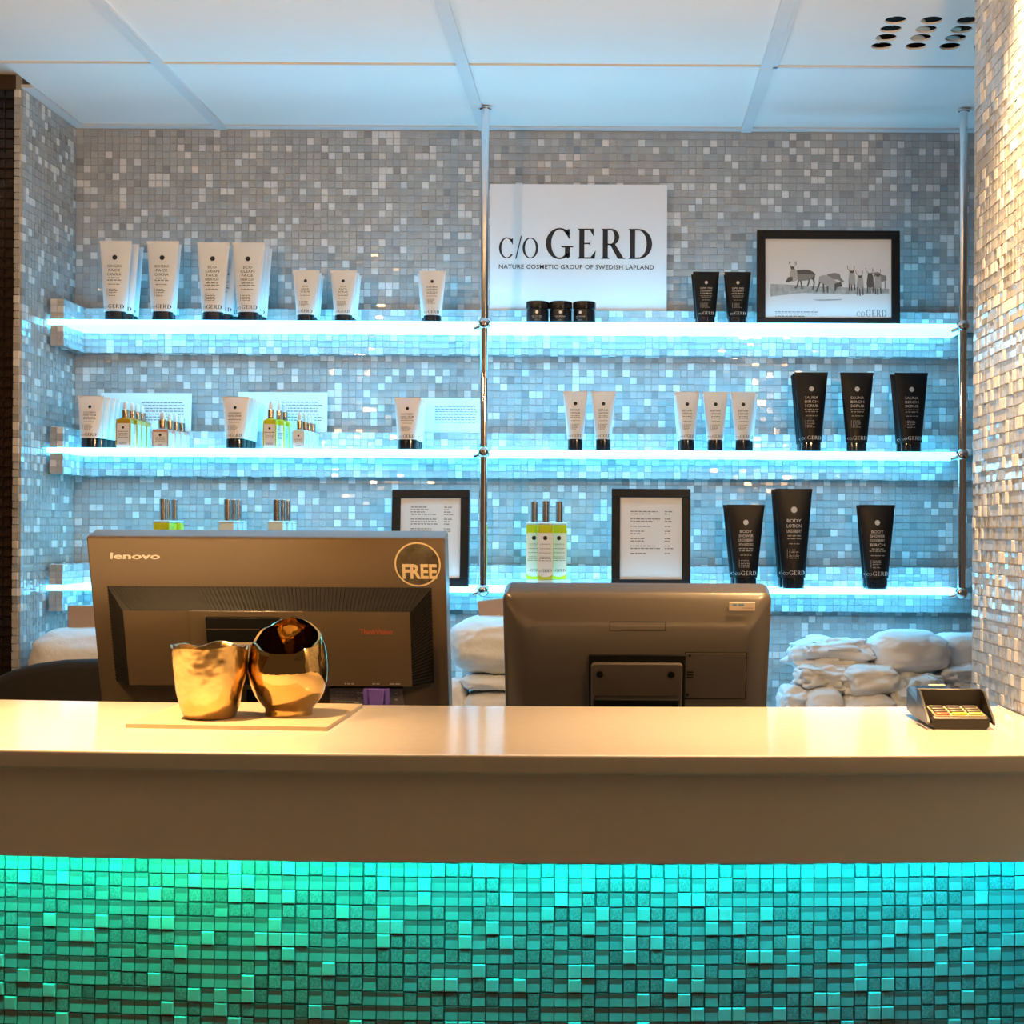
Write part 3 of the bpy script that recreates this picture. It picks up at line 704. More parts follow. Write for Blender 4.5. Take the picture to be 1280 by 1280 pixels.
def frame(name, label, cat, cx, w, h, b, y, z, lean, rz, page_m=M_PAPER, depth=.015):
    t = thing(name, label, cat, (cx, y, z), rz); t.rotation_euler = (-lean, 0, rz)
    for a, bb in (((-w / 2, 0, 0), (w / 2, depth, b)), ((-w / 2, 0, h - b), (w / 2, depth, h)), ((-w / 2, 0, b + .0001), (-w / 2 + b, depth, h - b - .0001)), ((w / 2 - b, 0, b + .0001), (w / 2, depth, h - b - .0001))):
        MB().rbox(a, bb, .001, M_FRAME, seg=1).build('frame_side', t, 40)
    MB().box((-w / 2 + b + .0002, .006, b + .0002), (w / 2 - b - .0002, .010, h - b - .0002), page_m).build('page', t)
    return t
# reindeer picture
W_, H_ = .3165, .2138
pf = frame('picture_frame', 'black framed print of grazing reindeer standing on the top shelf', 'picture', (1034.5 - VX) * 3.18 / F, W_, H_, .0185, 3.180, Z1, .04, 0, mat('picture_paper', (.74, .76, .78), .5))
k = W_ / 179
X_ = lambda px: (px - 1034.5) * k
Z_ = lambda py: (407.3 - py) * k
fy = lambda x, z: (x, .0057, z)
fy2 = lambda x, z: (x, .0055, z)
fy3 = lambda x, z: (x, .0053, z)
S = 190 / 1280.
def D(pts): return q2(*[(X_(940 + x * S), Z_(270 + y * S)) for x, y in pts])
def L(pts, wd):
    out = []
    for (a, b), (c_, d) in zip(pts[:-1], pts[1:]):
        dx, dy = c_ - a, d - b; l = math.hypot(dx, dy) or 1; nx, ny = -dy / l * wd / 2, dx / l * wd / 2
        out.append(D([(a + nx, b + ny), (c_ + nx, d + ny), (c_ - nx, d - ny), (a - nx, b - ny)]))
    return out
mb = MB(); put(mb, [D([(148, 565), (300, 570), (560, 585), (1150, 600), (1150, 640), (760, 652), (420, 640), (148, 672)])], M_GRASS, fy)
put(mb, [D([(500, 695), (760, 690), (740, 700), (560, 708)])], M_GRASS, fy); mb.build('print_ground', pf)
dd, dm, dp = M_DEER
mb = MB()
put(mb, [D([(370, 450), (440, 442), (500, 455), (530, 480), (520, 520), (440, 535), (390, 540), (365, 515)])], dm, fy)
put(mb, [D([(370, 446), (480, 445), (515, 465), (520, 485), (440, 478), (385, 480)])], dd, fy2)
put(mb, [D([(310, 470), (330, 430), (352, 430), (375, 470), (380, 530), (340, 545), (315, 540)])], dp, fy2)
put(mb, [D([(275, 545), (300, 505), (335, 505), (335, 535), (300, 552)]), D([(315, 415), (350, 415), (345, 440), (322, 440)])], dd, fy3)
for a in ([(385, 535), (375, 580), (355, 602)], [(405, 535), (415, 605)], [(475, 525), (470, 560), (460, 582)], [(512, 500), (518, 560), (505, 612)], [(500, 510), (520, 550)]): put(mb, L(a, 12), dd, fy2)
for a in ([(325, 415), (308, 395), (304, 372)], [(345, 415), (366, 398), (366, 368)], [(366, 398), (352, 380)], [(310, 392), (322, 376)]): put(mb, L(a, 5), dm, fy2)
mb.build('print_reindeer', pf)
mb = MB()
put(mb, [D([(625, 480), (690, 468), (735, 480), (742, 510), (775, 545), (755, 552), (720, 525), (640, 522)])], dm, fy)
put(mb, [D([(560, 500), (600, 487), (650, 500), (720, 550), (750, 575), (700, 600), (640, 590), (580, 560), (555, 550)])], dp, fy2)
put(mb, [D([(690, 560), (745, 545), (755, 585), (710, 590), (700, 622), (688, 620)])], dd, fy3)
for a in ([(568, 545), (548, 600), (535, 632)], [(595, 560), (598, 636)], [(630, 580), (632, 638)]): put(mb, L(a, 13), dd, fy3)
mb.build('print_reindeer', pf)
for cx, cy, dark in ((835, 450, dp), (905, 490, dp), (990, 470, dd), (1055, 480, dp)):
    mb = MB(); y = cy
    put(mb, [D([(cx - 22, y + 20), (cx - 14, y), (cx + 16, y), (cx + 26, y + 25), (cx + 32, y + 100), (cx + 10, y + 125), (cx - 20, y + 120), (cx - 30, y + 90)])], dark, fy2)
    put(mb, [D([(cx - 24, y), (cx + 22, y - 2), (cx + 10, y + 20), (cx - 8, y + 20)])], dd, fy3)
    for a in ([(cx - 22, y + 90), (cx - 20, y + 170)], [(cx - 4, y + 110), (cx, y + 172)], [(cx + 22, y + 95), (cx + 26, y + 165)]): put(mb, L(a, 11), dd, fy2)
    for a in ([(cx - 10, y), (cx - 34, y - 18), (cx - 36, y - 46)], [(cx + 12, y), (cx + 22, y - 20), (cx + 20, y - 46)]): put(mb, L(a, 5), dm, fy2)
    mb.build('print_reindeer', pf)
mb = MB(); put(mb, [D([(1010, 465), (1060, 458), (1085, 480), (1125, 490), (1128, 530), (1080, 545), (1040, 520)])], dm, fy)
for a in ([(1118, 530), (1116, 612)], [(1050, 540), (1056, 610)], [(1012, 540), (1020, 600)]): put(mb, L(a, 10), dm, fy)
mb.build('print_reindeer', pf)
mb = MB(); g1, e1 = serif('CO', 6.3 * k, 0, 0, .08); g2, e2 = serif('GERD', 8.6 * k, e1 + 1.2 * k, 0, .06); kk = 38 * k / e2
put(mb, [([(X_(1070) + x * kk, Z_(394.5) + y) for x, y in vs], fs) for vs, fs in g1 + g2], M_INKG, fy); r = random.Random(3)
for yy in (389.5, 392, 395): put(mb, micro(X_(968), Z_(yy), (52 if yy < 394 else 36) * k, 1.1 * k, r, 'L'), M_INKG, fy)
put(mb, [r2(X_(1071), Z_(397), X_(1108), Z_(396.6))], M_INKG, fy); mb.build('print_text', pf)

# price lists
def price(t, cx, w, h, pxw, lines, b):
    r = random.Random(5); mb = MB(); kx = w; f = lambda x, z: (x, .0057, z)
    iw, ih = w - 2 * b, h - 2 * b
    for y, n in lines:
        txt_w = iw * n; z = b + ih * (1 - y)
        put(mb, micro(-iw * .33, z, txt_w, ih * .011, r, 'L'), M_INKG, f); put(mb, micro(iw * .22, z, iw * .09, ih * .011, r, 'L'), M_INKG, f)
    mb.build('price_lines', t)
fr2 = frame('price_list_frame', 'black framed price list beside the three oil bottles on the bottom shelf', 'picture', (814 - VX) * 3.165 / F, .174, .218, .0185, 3.160, Z3, .05, .02)
LN = [(.18, .42), (.21, .33), (.27, .45), (.30, .36), (.36, .32), (.42, .19), (.45, .13), (.51, .2), (.54, .2), (.60, .35), (.63, .42), (.69, .24)]
price(fr2, 0, .174, .218, 100, LN, .0185)
fr1 = frame('price_list_frame', 'black framed price list partly hidden by the left monitor', 'picture', (537 - VX) * 3.175 / F, .172, .214, .0185, 3.172, Z3, .05, -.06)
price(fr1, 0, .172, .214, 100, [(.12, .22), (.15, .28), (.18, .22), (.21, .42), (.27, .42), (.30, .42), (.33, .44), (.39, .35), (.42, .33)], .0185)

# paper cards standing on the middle ledge
for i, (a, b, top, label) in enumerate(((124, 238, 491, 'pale printed paper card behind the amber dropper bottles'), (296, 408, 490, 'pale printed paper card behind the yellow dropper bottles'), (520, 601, 497, 'pale printed paper card beside the middle chrome pole'))):
    y = 3.272; zt = P((a + b) / 2, top, y).z; x0_, x1_ = (a - VX) * y / F, (b - VX) * y / F; w = x1_ - x0_; h = zt - (Z2 + RH)
    t = thing('paper_card', label, 'card', ((x0_ + x1_) / 2, y, Z2 + RH), group='printed cards on the middle ledge'); t.rotation_euler = (-.06, 0, 0)
    MB().box((-w / 2, 0, 0), (w / 2, .0012, h), M_CARD).build('sheet', t)
    mb = MB(); r = random.Random(i)
    for k_ in range(7):
        put(mb, micro(-w * .05 if i < 2 else -w * .22, h * (.74 - .075 * k_), w * .45 if i < 2 else w * .62, h * .024, r, 'L'), M_INKG, lambda x, z: (x, -.0005, z))
    mb.build('text_lines', t)

# ================================================================== BACK CABINET, LINEN, BOXES
cab = thing('low_cabinet', 'low white cabinet below the shelves carrying the folded linen', 'cabinet', (-.2, 3.08, 0))
MB().box((-1.0, -.2, .06), (1.2, .205, .97), M_CAB).build('body', cab)
MB().rbox((-1.02, -.225, .97), (1.22, .205, 1.0), .003, M_CAB).build('top', cab, 40)
for i in range(4):
    d = MB().rbox((-.995 + .548 * i, -.218, .08), (-.452 + .548 * i, -.2, .96), .002, M_CAB).build('door', cab, 40)
    MB().tube((-.50 + .548 * i, -.235, .70), (-.50 + .548 * i, -.235, .86), .005, M_STEEL).build('handle', d, 40)
def lump(name, label, px0, px1, py0, py1, Y, dep, seed, e=.55, rough=.32, bottom=None, rz=0.0, group='white linen bundles'):
    a, b = P(px0, py0, Y), P(px1, py1, Y)
    zb = bottom if bottom is not None else b.z
    cx, w, h = (a.x + b.x) / 2, abs(b.x - a.x), a.z - zb
    n, m = 72, 44; off = Vector((seed * 7.3, seed * 3.1, seed * 1.7)); rings = []
    sg = lambda v, p: math.copysign(abs(v) ** p, v)
    for i in range(m + 1):
        ph = -math.pi / 2 + math.pi * i / m; ring = []
        for j in range(n):
            th = 2 * math.pi * j / n
            p = Vector((sg(math.cos(th), e) * sg(math.cos(ph), e) * w / 2, sg(math.sin(th), e) * sg(math.cos(ph), e) * dep / 2, sg(math.sin(ph), .75) * h / 2))
            q = Vector((p.x / .09, p.y / .09, p.z / .06)) + off
            dsp = noise.fractal(q, .8, 2.0, 5) * rough
            crease = (-abs(noise.noise(q * 1.7 + Vector((5, 2, 1)))) * 1.1 - max(0, .25 - abs(noise.noise(q * 2.6 + Vector((1, 9, 4))))) * 1.2) * rough
            k_ = .97 + dsp + crease + rough * .15
            z = p.z * (1 + .6 * (dsp + crease))
            ring.append((p.x * k_, p.y * k_, max(z, -h / 2) + h / 2))
        rings.append(ring)
    o = MB().loft(rings, M_LINEN).build(name, None, 60)
    o.location = (cx, Y, zb); o.rotation_euler = (0, 0, rz)
    return tag(o, label, 'linen', group)
CT = 1.0
lump('linen_bundle', 'white crumpled bundle, upper left end of the right linen pile', 985, 1102, 797, 838, 3.075, .16, 1, bottom=None)
lump('linen_bundle', 'largest smooth white bundle on top of the right linen pile', 1083, 1183, 787, 842, 3.06, .17, 2, e=.6, rough=.10)
lump('linen_bundle', 'white bundle on top of the right pile touching the mosaic pillar', 1160, 1250, 790, 838, 3.10, .15, 3, e=.6, rough=.10)
lump('linen_bundle', 'white bundle second from top beside the mosaic pillar', 1155, 1250, 826, 864, 3.07, .17, 4, e=.6)
lump('linen_bundle', 'white crumpled bundle, middle layer at the left of the right pile', 990, 1061, 826, 866, 3.03, .16, 5)
lump('linen_bundle', 'white crumpled bundle, centre of the right linen pile', 1046, 1123, 829, 870, 3.02, .16, 6, rough=.2)
lump('linen_bundle', 'white bundle behind the card terminal, lower middle of the right pile', 1107, 1180, 838, 900, 3.01, .16, 7, bottom=CT)
lump('linen_bundle', 'small white bundle at the bottom left corner of the right pile', 971, 1010, 857, 900, 3.02, .15, 8, bottom=CT)
lump('linen_bundle', 'white bundle in the bottom layer, second from left of the right pile', 1000, 1054, 858, 900, 3.00, .15, 9, bottom=CT, rough=.1)
lump('linen_bundle', 'white crumpled bundle in the bottom layer, middle of the right pile', 1050, 1117, 862, 900, 3.00, .15, 10, bottom=CT, rough=.2)
lump('linen_bundle', 'white bundle low beside the mosaic pillar behind the card terminal', 1174, 1250, 846, 900, 3.02, .15, 11, bottom=CT)
lump('pillow', 'plump white folded bedding at the left behind the office chair', 48, 190, 783, 900, 3.07, .24, 12, e=.45, rough=.05, bottom=CT, group='white folded bedding')
lump('pillow', 'top white pillow between the two monitors', 562, 700, 768, 842, 3.04, .24, 13, e=.6, rough=.07, group='white folded bedding')
lump('pillow', 'thin middle white pillow between the two monitors', 578, 700, 839, 860, 3.03, .23, 14, e=.5, rough=.09, group='white folded bedding')
lump('pillow', 'bottom white pillow between the two monitors', 576, 700, 857, 900, 3.03, .24, 15, e=.45, rough=.07, bottom=CT, group='white folded bedding')
lump('pillow', 'small white folded corner next to the left monitor edge', 556, 586, 847, 900, 2.99, .10, 16, e=.6, rough=.1, bottom=CT, group='white folded bedding')
def kraft(px0, px1, py0, py1, Y, rot, label):
    a, b = P(px0, py0, Y), P(px1, py1, Y); w, h = b.x - a.x, a.z - b.z
    t = thing('card_box', label, 'box', ((a.x + b.x) / 2, Y, b.z), group='kraft card boxes'); t.rotation_euler = (0, -rot, 0)
    MB().rbox((-w / 2, -.006, 0), (w / 2, .03, h), .001, M_KRAFT, seg=1).build('body', t, 40)
    MB().prism([(-w / 2 + .001, h - .001), (-w * .42, h * .80), (-w * .2, h * .62), (w * .2, h * .62), (w * .42, h * .80), (w / 2 - .001, h - .001)], -.0072, -.0063, M_KRAFT).build('flap', t)
kraft(86, 140, 757, 786, 3.06, 0, 'brown kraft card box on the white bedding at the left')
kraft(600, 660, 748, 777, 3.03, .12, 'tilted brown kraft card box on the white pillows between the monitors')

# ================================================================== DESK, MONITORS, CHAIR
dk = thing('work_desk', 'low work desk behind the counter carrying the monitors', 'desk', (-.3, 2.16, 0))
MB().rbox((-.78, -.088, .83), (.8, .165, .86), .003, M_CAB).build('desktop', dk, 40)
for x in (-.75, .74):
    for y in (-.08, .11): MB().box((x, y, 0), (x + .04, y + .04, .83), M_STEEL).build('leg', dk)
# ---- left monitor
MT = math.radians(15)
mw, mh = .556, .36
ptl = P(107, 668, 2.20); ptr = P(556, 675, 2.20); mcx = (ptl.x + ptr.x) / 2; mztop = (ptl.z + ptr.z) / 2
mw = ptr.x - ptl.x
mon = thing('monitor', 'wide grey monitor seen from behind with silver maker name and round FREE sticker', 'monitor', (mcx, 2.20, mztop))
RT_ = Matrix.Rotation(MT, 4, 'X')      # local top edge of the back face is the origin; z down along the panel
class TB(MB):
    """mesh builder in panel coordinates: x right, y away from the viewer, z up from the panel's top edge, tilted"""
    X = RT_
    def build(s, name, parent=None, smooth=None):
        s.v = [tuple(s.X @ Vector(v)) for v in s.v]; return MB.build(s, name, parent, smooth)
hw = mw / 2
TB().rbox((-hw, 0, -mh), (hw, .045, 0), .004, M_MON, seg=2).build('casing', mon, 40)
TB().box((-hw + .012, .0452, -mh + .02), (hw - .012, .0462, -.012), M_SCREEN).build('screen', mon)
# raised hump with chamfered vents
ox0, ox1, oz0, oz1, dp_, ins = -hw + .027, hw - .023, -.235, -.0795, -.028, .030
o4 = [(ox0, 0, oz0), (ox1, 0, oz0), (ox1, 0, oz1), (ox0, 0, oz1)]
i4 = [(ox0 + ins, dp_, oz0 + .004), (ox1 - ins, dp_, oz0 + .004), (ox1 - ins, dp_, oz1 - ins), (ox0 + ins, dp_, oz1 - ins)]
hump = TB(); hump.add(o4 + i4, [(4, 5, 6, 7), (0, 1, 5, 4)], M_MON); hump.add(o4 + i4, [(1, 2, 6, 5), (2, 3, 7, 6), (3, 0, 4, 7)], M_BLK)
hb = hump.build('rear_hump', mon)
def slats(face, n, along, lift=.0012):
    """thin ribs over a chamfer quad a,b,c,d; ribs run from edge ab to edge dc"""
    a, b, c_, d = (Vector(p) for p in face); nrm = (b - a).cross(d - a).normalized(); nrm = nrm if nrm.y < 0 or nrm.z > .3 else -nrm
    mb = TB(); sk = along
    for i in range(n):
        t0, t1 = i / n, (i + .32) / n
        s0, s1 = min(1, t0 + sk), min(1, t1 + sk)
        if t0 + sk > 1: continue
        A, B, C, Dd = a.lerp(b, t0), a.lerp(b, t1), d.lerp(c_, s1), d.lerp(c_, s0)
        lo = [A, B, C, Dd]; hi = [p + nrm * lift for p in lo]
        mb.add([p + nrm * .0001 for p in lo] + hi, [(4, 5, 6, 7), (0, 1, 5, 4), (1, 2, 6, 5), (2, 3, 7, 6), (3, 0, 4, 7)], M_SLAT)
    return mb
stuff(slats((o4[3], o4[2], i4[2], i4[3]), 78, .03).build('vent_slats', hb))
stuff(slats((o4[3], o4[0], i4[0], i4[3]), 30, .0).build('vent_slats', hb))
stuff(slats((o4[2], o4[1], i4[1], i4[2]), 26, .0).build('vent_slats', hb))
pk = .56 / 458 * 1.0                                     # metres per photo pixel on the panel
def bx_(px): return (px - 331.5) * mw / 449
def bz_(py): return -(py - 671) * mw / 449 / .966
yb = lambda d: (lambda x, z: (x, d, z))
mb = TB(); put(mb, text('lenovo', .0102, bx_(135), bz_(699), 'LEFT', .03, .077, 1.0, .18), M_SILV, yb(-.0008)); mb.build('maker_name', mon)
mb = TB(); put(mb, text('ThinkVision', .0085, bx_(449), bz_(786), 'LEFT', .01, .050), M_RED, yb(dp_ - .0006)); mb.build('model_name', mon)
mb = TB(); r_ = .0355; cx_, cz_ = bx_(521), bz_(704)
put(mb, disc2(cx_, cz_, r_ - .002, 36), mat('sticker_film', (.11, .09, .06), .4, vary=.5, vscale=60), yb(-.0006))
mb.build('sticker', mon)
mb = TB(); put(mb, [ring2(cx_, cz_, r_, r_, r_ - .0026, r_ - .0026, 0, 360, 48)], M_GOLDP, yb(-.0011))
put(mb, text('FREE', .023, cx_ + .003, cz_ - .022, 'CENTER', .035, .053), M_GOLDP, yb(-.0014)); mb.build('sticker_print', mon)
# mount recess, plate, paper label
mb = TB().rbox((bx_(236), dp_ - .003, bz_(858)), (bx_(380), dp_ - .0004, bz_(757)), .0012, M_MON, seg=1); mp = mb.build('mount_plate', hb, 40)
TB().rbox((bx_(258), dp_ - .009, bz_(850)), (bx_(351), dp_ - .0034, bz_(764)), .001, M_BLK, seg=1).build('bracket', hb, 40)
TB().box((bx_(258), dp_ - .0094, bz_(779)), (bx_(325), dp_ - .0091, bz_(778)), M_MON).build('bracket_seam', mp)
TB().lathe([(.004, 0), (.004, .001)], M_STEEL, 16, X=Matrix.Translation((bx_(370), dp_ - .0045, bz_(766))) @ Matrix.Rotation(math.pi / 2, 4, 'X')).build('screw', mp, 40)
lb = TB().box((bx_(273), dp_ - .0102, bz_(826)), (bx_(330), dp_ - .0096, bz_(795)), mat('cream_label', (.70, .60, .42), .5)).build('paper_label', hb)
mb = TB(); r = random.Random(8)
for i in range(4): put(mb, micro(bx_(283), bz_(799 + 3 * i), .04, .0013, r, 'L'), M_INKG, yb(dp_ - .0106))
mb.build('label_text', lb)
# ports strip
TB().rbox((bx_(158), -.010, bz_(893)), (bx_(212), -.0003, bz_(852)), .001, M_MON, seg=1).build('cable_cover', mon, 40)
pp = TB().box((bx_(405), -.014, bz_(905)), (bx_(498), -.0003, bz_(861)), mat('port_panel', (.17, .15, .16), .45)).build('port_panel', mon)
mb = TB()
for i in range(4): put(mb, micro(bx_(412), bz_(866 + 4 * i), .028, .0014, r, 'L'), M_LINKG, yb(-.0146))
for x, y in ((440, 867), (440, 874), (436, 880), (488, 868), (488, 876)): put(mb, micro(bx_(x), bz_(y), .006, .002, r, 'L'), M_LINK, yb(-.0146))
for x, y in ((427, 851), (462, 851), (484, 851)): put(mb, micro(bx_(x), bz_(y), .012, .0018, r, 'L'), M_LINK, yb(dp_ - .0008))
mb.build('port_print', pp)
vg = TB().prism([(bx_(457), bz_(857)), (bx_(477), bz_(857)), (bx_(476), bz_(874)), (bx_(471), bz_(880)), (bx_(471), bz_(900)), (bx_(463), bz_(900)), (bx_(463), bz_(880)), (bx_(458), bz_(874))], -.034, -.016, M_PURP).build('video_plug', mon)
for x in (453.5, 480): TB().rbox((bx_(x) - .004, -.032, bz_(877)), (bx_(x) + .004, -.018, bz_(857)), .0015, M_PURP).build('plug_screw', vg, 40)
# stand
TB().rbox((-.05, .045, -.30), (.05, .06, -.1), .004, M_BLK).build('stand_head', mon, 40)
st = MB(); zd = .86 - mztop
st.rbox((-.045, .062, zd + .012), (.045, .105, -.12), .006, M_BLK); st.build('stand_neck', mon, 40)
MB().rbox((-.13, -.06, zd), (.13, .12, zd + .012), .005, M_BLK).build('stand_foot', mon, 40)
# ---- right monitor (till)
T2 = math.radians(20)
a, b = P(628, 741, 2.13), P(965, 742, 2.13); w2 = b.x - a.x; h2 = .27; zt2 = (a.z + b.z) / 2
till = thing('till_monitor', 'dark grey rounded till screen seen from behind at the counter centre', 'monitor', ((a.x + b.x) / 2, 2.13, zt2))
class TC(TB): X = Matrix.Rotation(T2, 4, 'X')
def rr(w, h0, h1, r, y, n=6):
    pts = []
    for cx, cz, a0 in ((w / 2 - r, h1 - r, 0), (-w / 2 + r, h1 - r, 90), (-w / 2 + r, h0 + r, 180), (w / 2 - r, h0 + r, 270)):
        for i in range(n + 1):
            t = math.radians(a0 + 90 * i / n); pts.append((cx + r * math.cos(t), y, cz + r * math.sin(t)))
    return pts
TC().loft([rr(w2, -h2, 0, .014, .040), rr(w2, -h2, 0, .014, .006), rr(w2 - .004, -h2 + .002, -.002, .014, .002), rr(w2 - .016, -h2 + .008, -.008, .014, -.004),
           rr(w2 - .060, -h2 + .032, -.036, .020, -.019), rr(w2 - .075, -h2 + .042, -.044, .020, -.021)], M_MON2).build('casing', till, 30)
TC().box((-w2 / 2 + .012, .0402, -h2 + .012), (w2 / 2 - .012, .041, -.012), M_SCREEN).build('screen', till)
def cx2(px): return (px - 796.5) * w2 / 337
def cz2(py): return -(py - 741) * w2 / 337 / .94
def outline(px0, py0, px1, py1, d, th=.0011, m=M_BLK):
    mb = TC(); A, B, C, Dd = cx2(px0), cx2(px1), cz2(py1), cz2(py0)
    for q in ((A, Dd - th, B, Dd), (A, C, B, C + th), (A, C, A + th, Dd), (B - th, C, B, Dd)): mb.box((q[0], d - .0004, q[1]), (q[2], d - .0001, q[3]), m)
    return mb
outline(762, 770, 832, 782, -.021, .0007).build('grip_recess', till)
hc_ = TC().rbox((cx2(858), -.0225, cz2(869)), (cx2(934), -.0211, cz2(810)), .0006, M_MON2, seg=1).build('access_cover', till, 40)
outline(857, 809, 935, 870, -.0211, .001).build('cover_gap', hc_)
for x, y in ((863, 813), (861, 864)): TC().lathe([(.0022, 0), (.0022, .0006)], M_BLK, 12, X=Matrix.Translation((cx2(x), -.0226, cz2(y))) @ Matrix.Rotation(math.pi / 2, 4, 'X')).build('screw', hc_, 40)
mb = TC()
for i in range(3): mb.box((cx2(860), -.0232, cz2(835 + 3.5 * i)), (cx2(868), -.0226, cz2(833.5 + 3.5 * i)), M_BLK)
mb.build('latch_ribs', hc_)
s2 = TC().box((cx2(911), -.0165, cz2(757)), (cx2(943), -.0145, cz2(747)), M_STICK, X=None).build('asset_sticker', till)
mb = TC(); put(mb, micro(cx2(915), cz2(751), .010, .003, r, 'L'), mat('blue_ink', (.1, .25, .5), .5), yb(-.0168)); put(mb, micro(cx2(927), cz2(754), .014, .0011, r, 'L'), M_INKG, yb(-.0168)); mb.build('sticker_print', s2)
rec = TC().rbox((cx2(736), -.0245, -h2 + .03), (cx2(858), -.0212, cz2(812)), .001, M_BLK, seg=1).build('mount_recess', till, 40)
mpl = TC().loft([rr(cx2(855) - cx2(740), -h2 + .04, cz2(821), .006, -.0246), rr(cx2(855) - cx2(740), -h2 + .04, cz2(821), .006, -.030), rr(cx2(855) - cx2(740) - .003, -h2 + .042, cz2(822), .005, -.031)], M_MON2).build('mount_plate', till, 30)
for x in (750, 840): TC().lathe([(.0052, 0), (.0052, .0012)], M_BLK, 16, X=Matrix.Translation((cx2(x), -.0311, cz2(834.5))) @ Matrix.Rotation(math.pi / 2, 4, 'X')).build('slot_hole', mpl, 40)
hg = TC().rbox((cx2(743), -.046, cz2(900)), (cx2(850), -.0315, cz2(862)), .002, M_BLK).build('hinge_cover', till, 40)
TC().tube((cx2(770), -.047, cz2(882)), (cx2(821), -.047, cz2(882)), .0085, M_BLK, 18).build('hinge_barrel', hg, 40)
TC().rbox((cx2(771), -.056, cz2(887)), (cx2(820), -.050, cz2(879)), .002, M_MON2).build('hinge_bar', hg, 40)
zd2 = .86 - zt2
MB().rbox((-.05, -.005, zd2 + .01), (.05, .055, -.19), .006, M_BLK).build('stand_neck', till, 40)
MB().rbox((-.10, -.06, zd2), (.10, .14, zd2 + .012), .005, M_BLK).build('stand_foot', till, 40)
# ---- office chair
chz = P(110, 825, 2.42).z
ch = thing('office_chair', 'black office chair with rounded back at the left behind the counter', 'chair', (P(125, 825, 2.42).x, 2.41, 0))
rings = []
for y, k_ in ((-.06, .90), (-.05, .97), (-.02, 1.0), (.0, .97), (.01, .9)):
    ring = []
    for j in range(40):
        t = 2 * math.pi * j / 40; sg = lambda v, p: math.copysign(abs(v) ** p, v)
        x = .31 * k_ * sg(math.cos(t), .8); z = .25 * (1 - (1 - k_) * .5) * sg(math.sin(t), .8)
        ring.append((x, y + .06 + .5 * x * x, chz - .25 + z))
    rings.append(ring)
MB().loft(rings, M_CHAIR).build('backrest', ch, 60)
MB().rbox((-.03, .005, .48), (.03, .035, chz - .3), .008, M_BLK).build('back_post', ch, 40)
MB().rbox((-.23, .01, .44), (.23, .41, .52), .03, M_CHAIR, seg=3).build('seat', ch, 60)
MB().tube((0, .2, .09), (0, .2, .44), .028, M_STEEL).build('gas_column', ch, 40)
for i in range(5):
    t = 2 * math.pi * i / 5; e_ = (.24 * math.cos(t), .2 + .24 * math.sin(t))
    l_ = MB().tube((0, .2, .09), (e_[0], e_[1], .065), .022, M_BLK, 12, .015).build('base_leg', ch, 40)
    MB().ball((e_[0], e_[1], .03), .03, M_BLK, 14).build('castor', l_, 60)

# ================================================================== ON THE COUNTER
tz = ZT
pA, pB, pC = PZ(157, 910, ZT), PZ(408, 914, ZT), PZ(453, 884.5, ZT)
pD = pA + (pC - pB)
tr = MB(); lo = [Vector((p.x, p.y, ZT)) for p in (pA, pB, pC, pD)]
tr.add([p for p in lo] + [p + Vector((0, 0, .005)) for p in lo], [(3, 2, 1, 0), (4, 5, 6, 7), (0, 1, 5, 4), (1, 2, 6, 5), (2, 3, 7, 6), (3, 0, 4, 7)], M_TRAY)
tag(tr.build('serving_tray'), 'flat beige square tray under the two golden vessels', 'tray')
ZP = ZT + .005
def vessel(prof, seed, amp, tilt_rim, m, n=56, thick=.003, rim_amp=0.0):
    off = Vector((seed, seed * 2, 0)); rings = []
    H = max(z for r, z in prof)
    full = [(r, z, 0) for r, z in prof] + [(max(r - thick, .001), z if i else z - .001, 1) for i, (r, z) in enumerate(reversed(prof))]
    full[-1] = (full[-1][0], thick, 1)
    for r, z, inn in full:
        ring = []
        for j in range(n):
            t = 2 * math.pi * j / n; q = Vector((math.cos(t), math.sin(t), z / H * 1.6))
            d = 1 + amp * noise.noise(q * 1.4 + off) * (0.25 + .75 * min(1, z / H * 1.6))
            zz = z + (z / H) ** 3 * (tilt_rim * (math.sin(t)) + rim_amp * noise.noise(Vector((math.cos(t) * 1.7, math.sin(t) * 1.7, 3.0)) + off))
            if inn and z < thick * 1.1: zz = thick
            ring.append((r * d * math.cos(t), r * d * math.sin(t), zz))
        rings.append(ring)
    return MB().loft(rings, m, True, True)
c1 = PZ(262, 897, ZP)
cup = vessel([(.026, 0), (.031, .002), (.036, .014), (.041, .035), (.0445, .058), (.0465, .08), (.0475, .089)], 3.3, .07, 0.0, M_GOLD, rim_amp=.006).build('gold_cup', None, 60)
cup.location = c1; tag(cup, 'dented matt gold cup with uneven rim on the beige tray', 'cup')
c2 = PZ(361, 893, ZP)
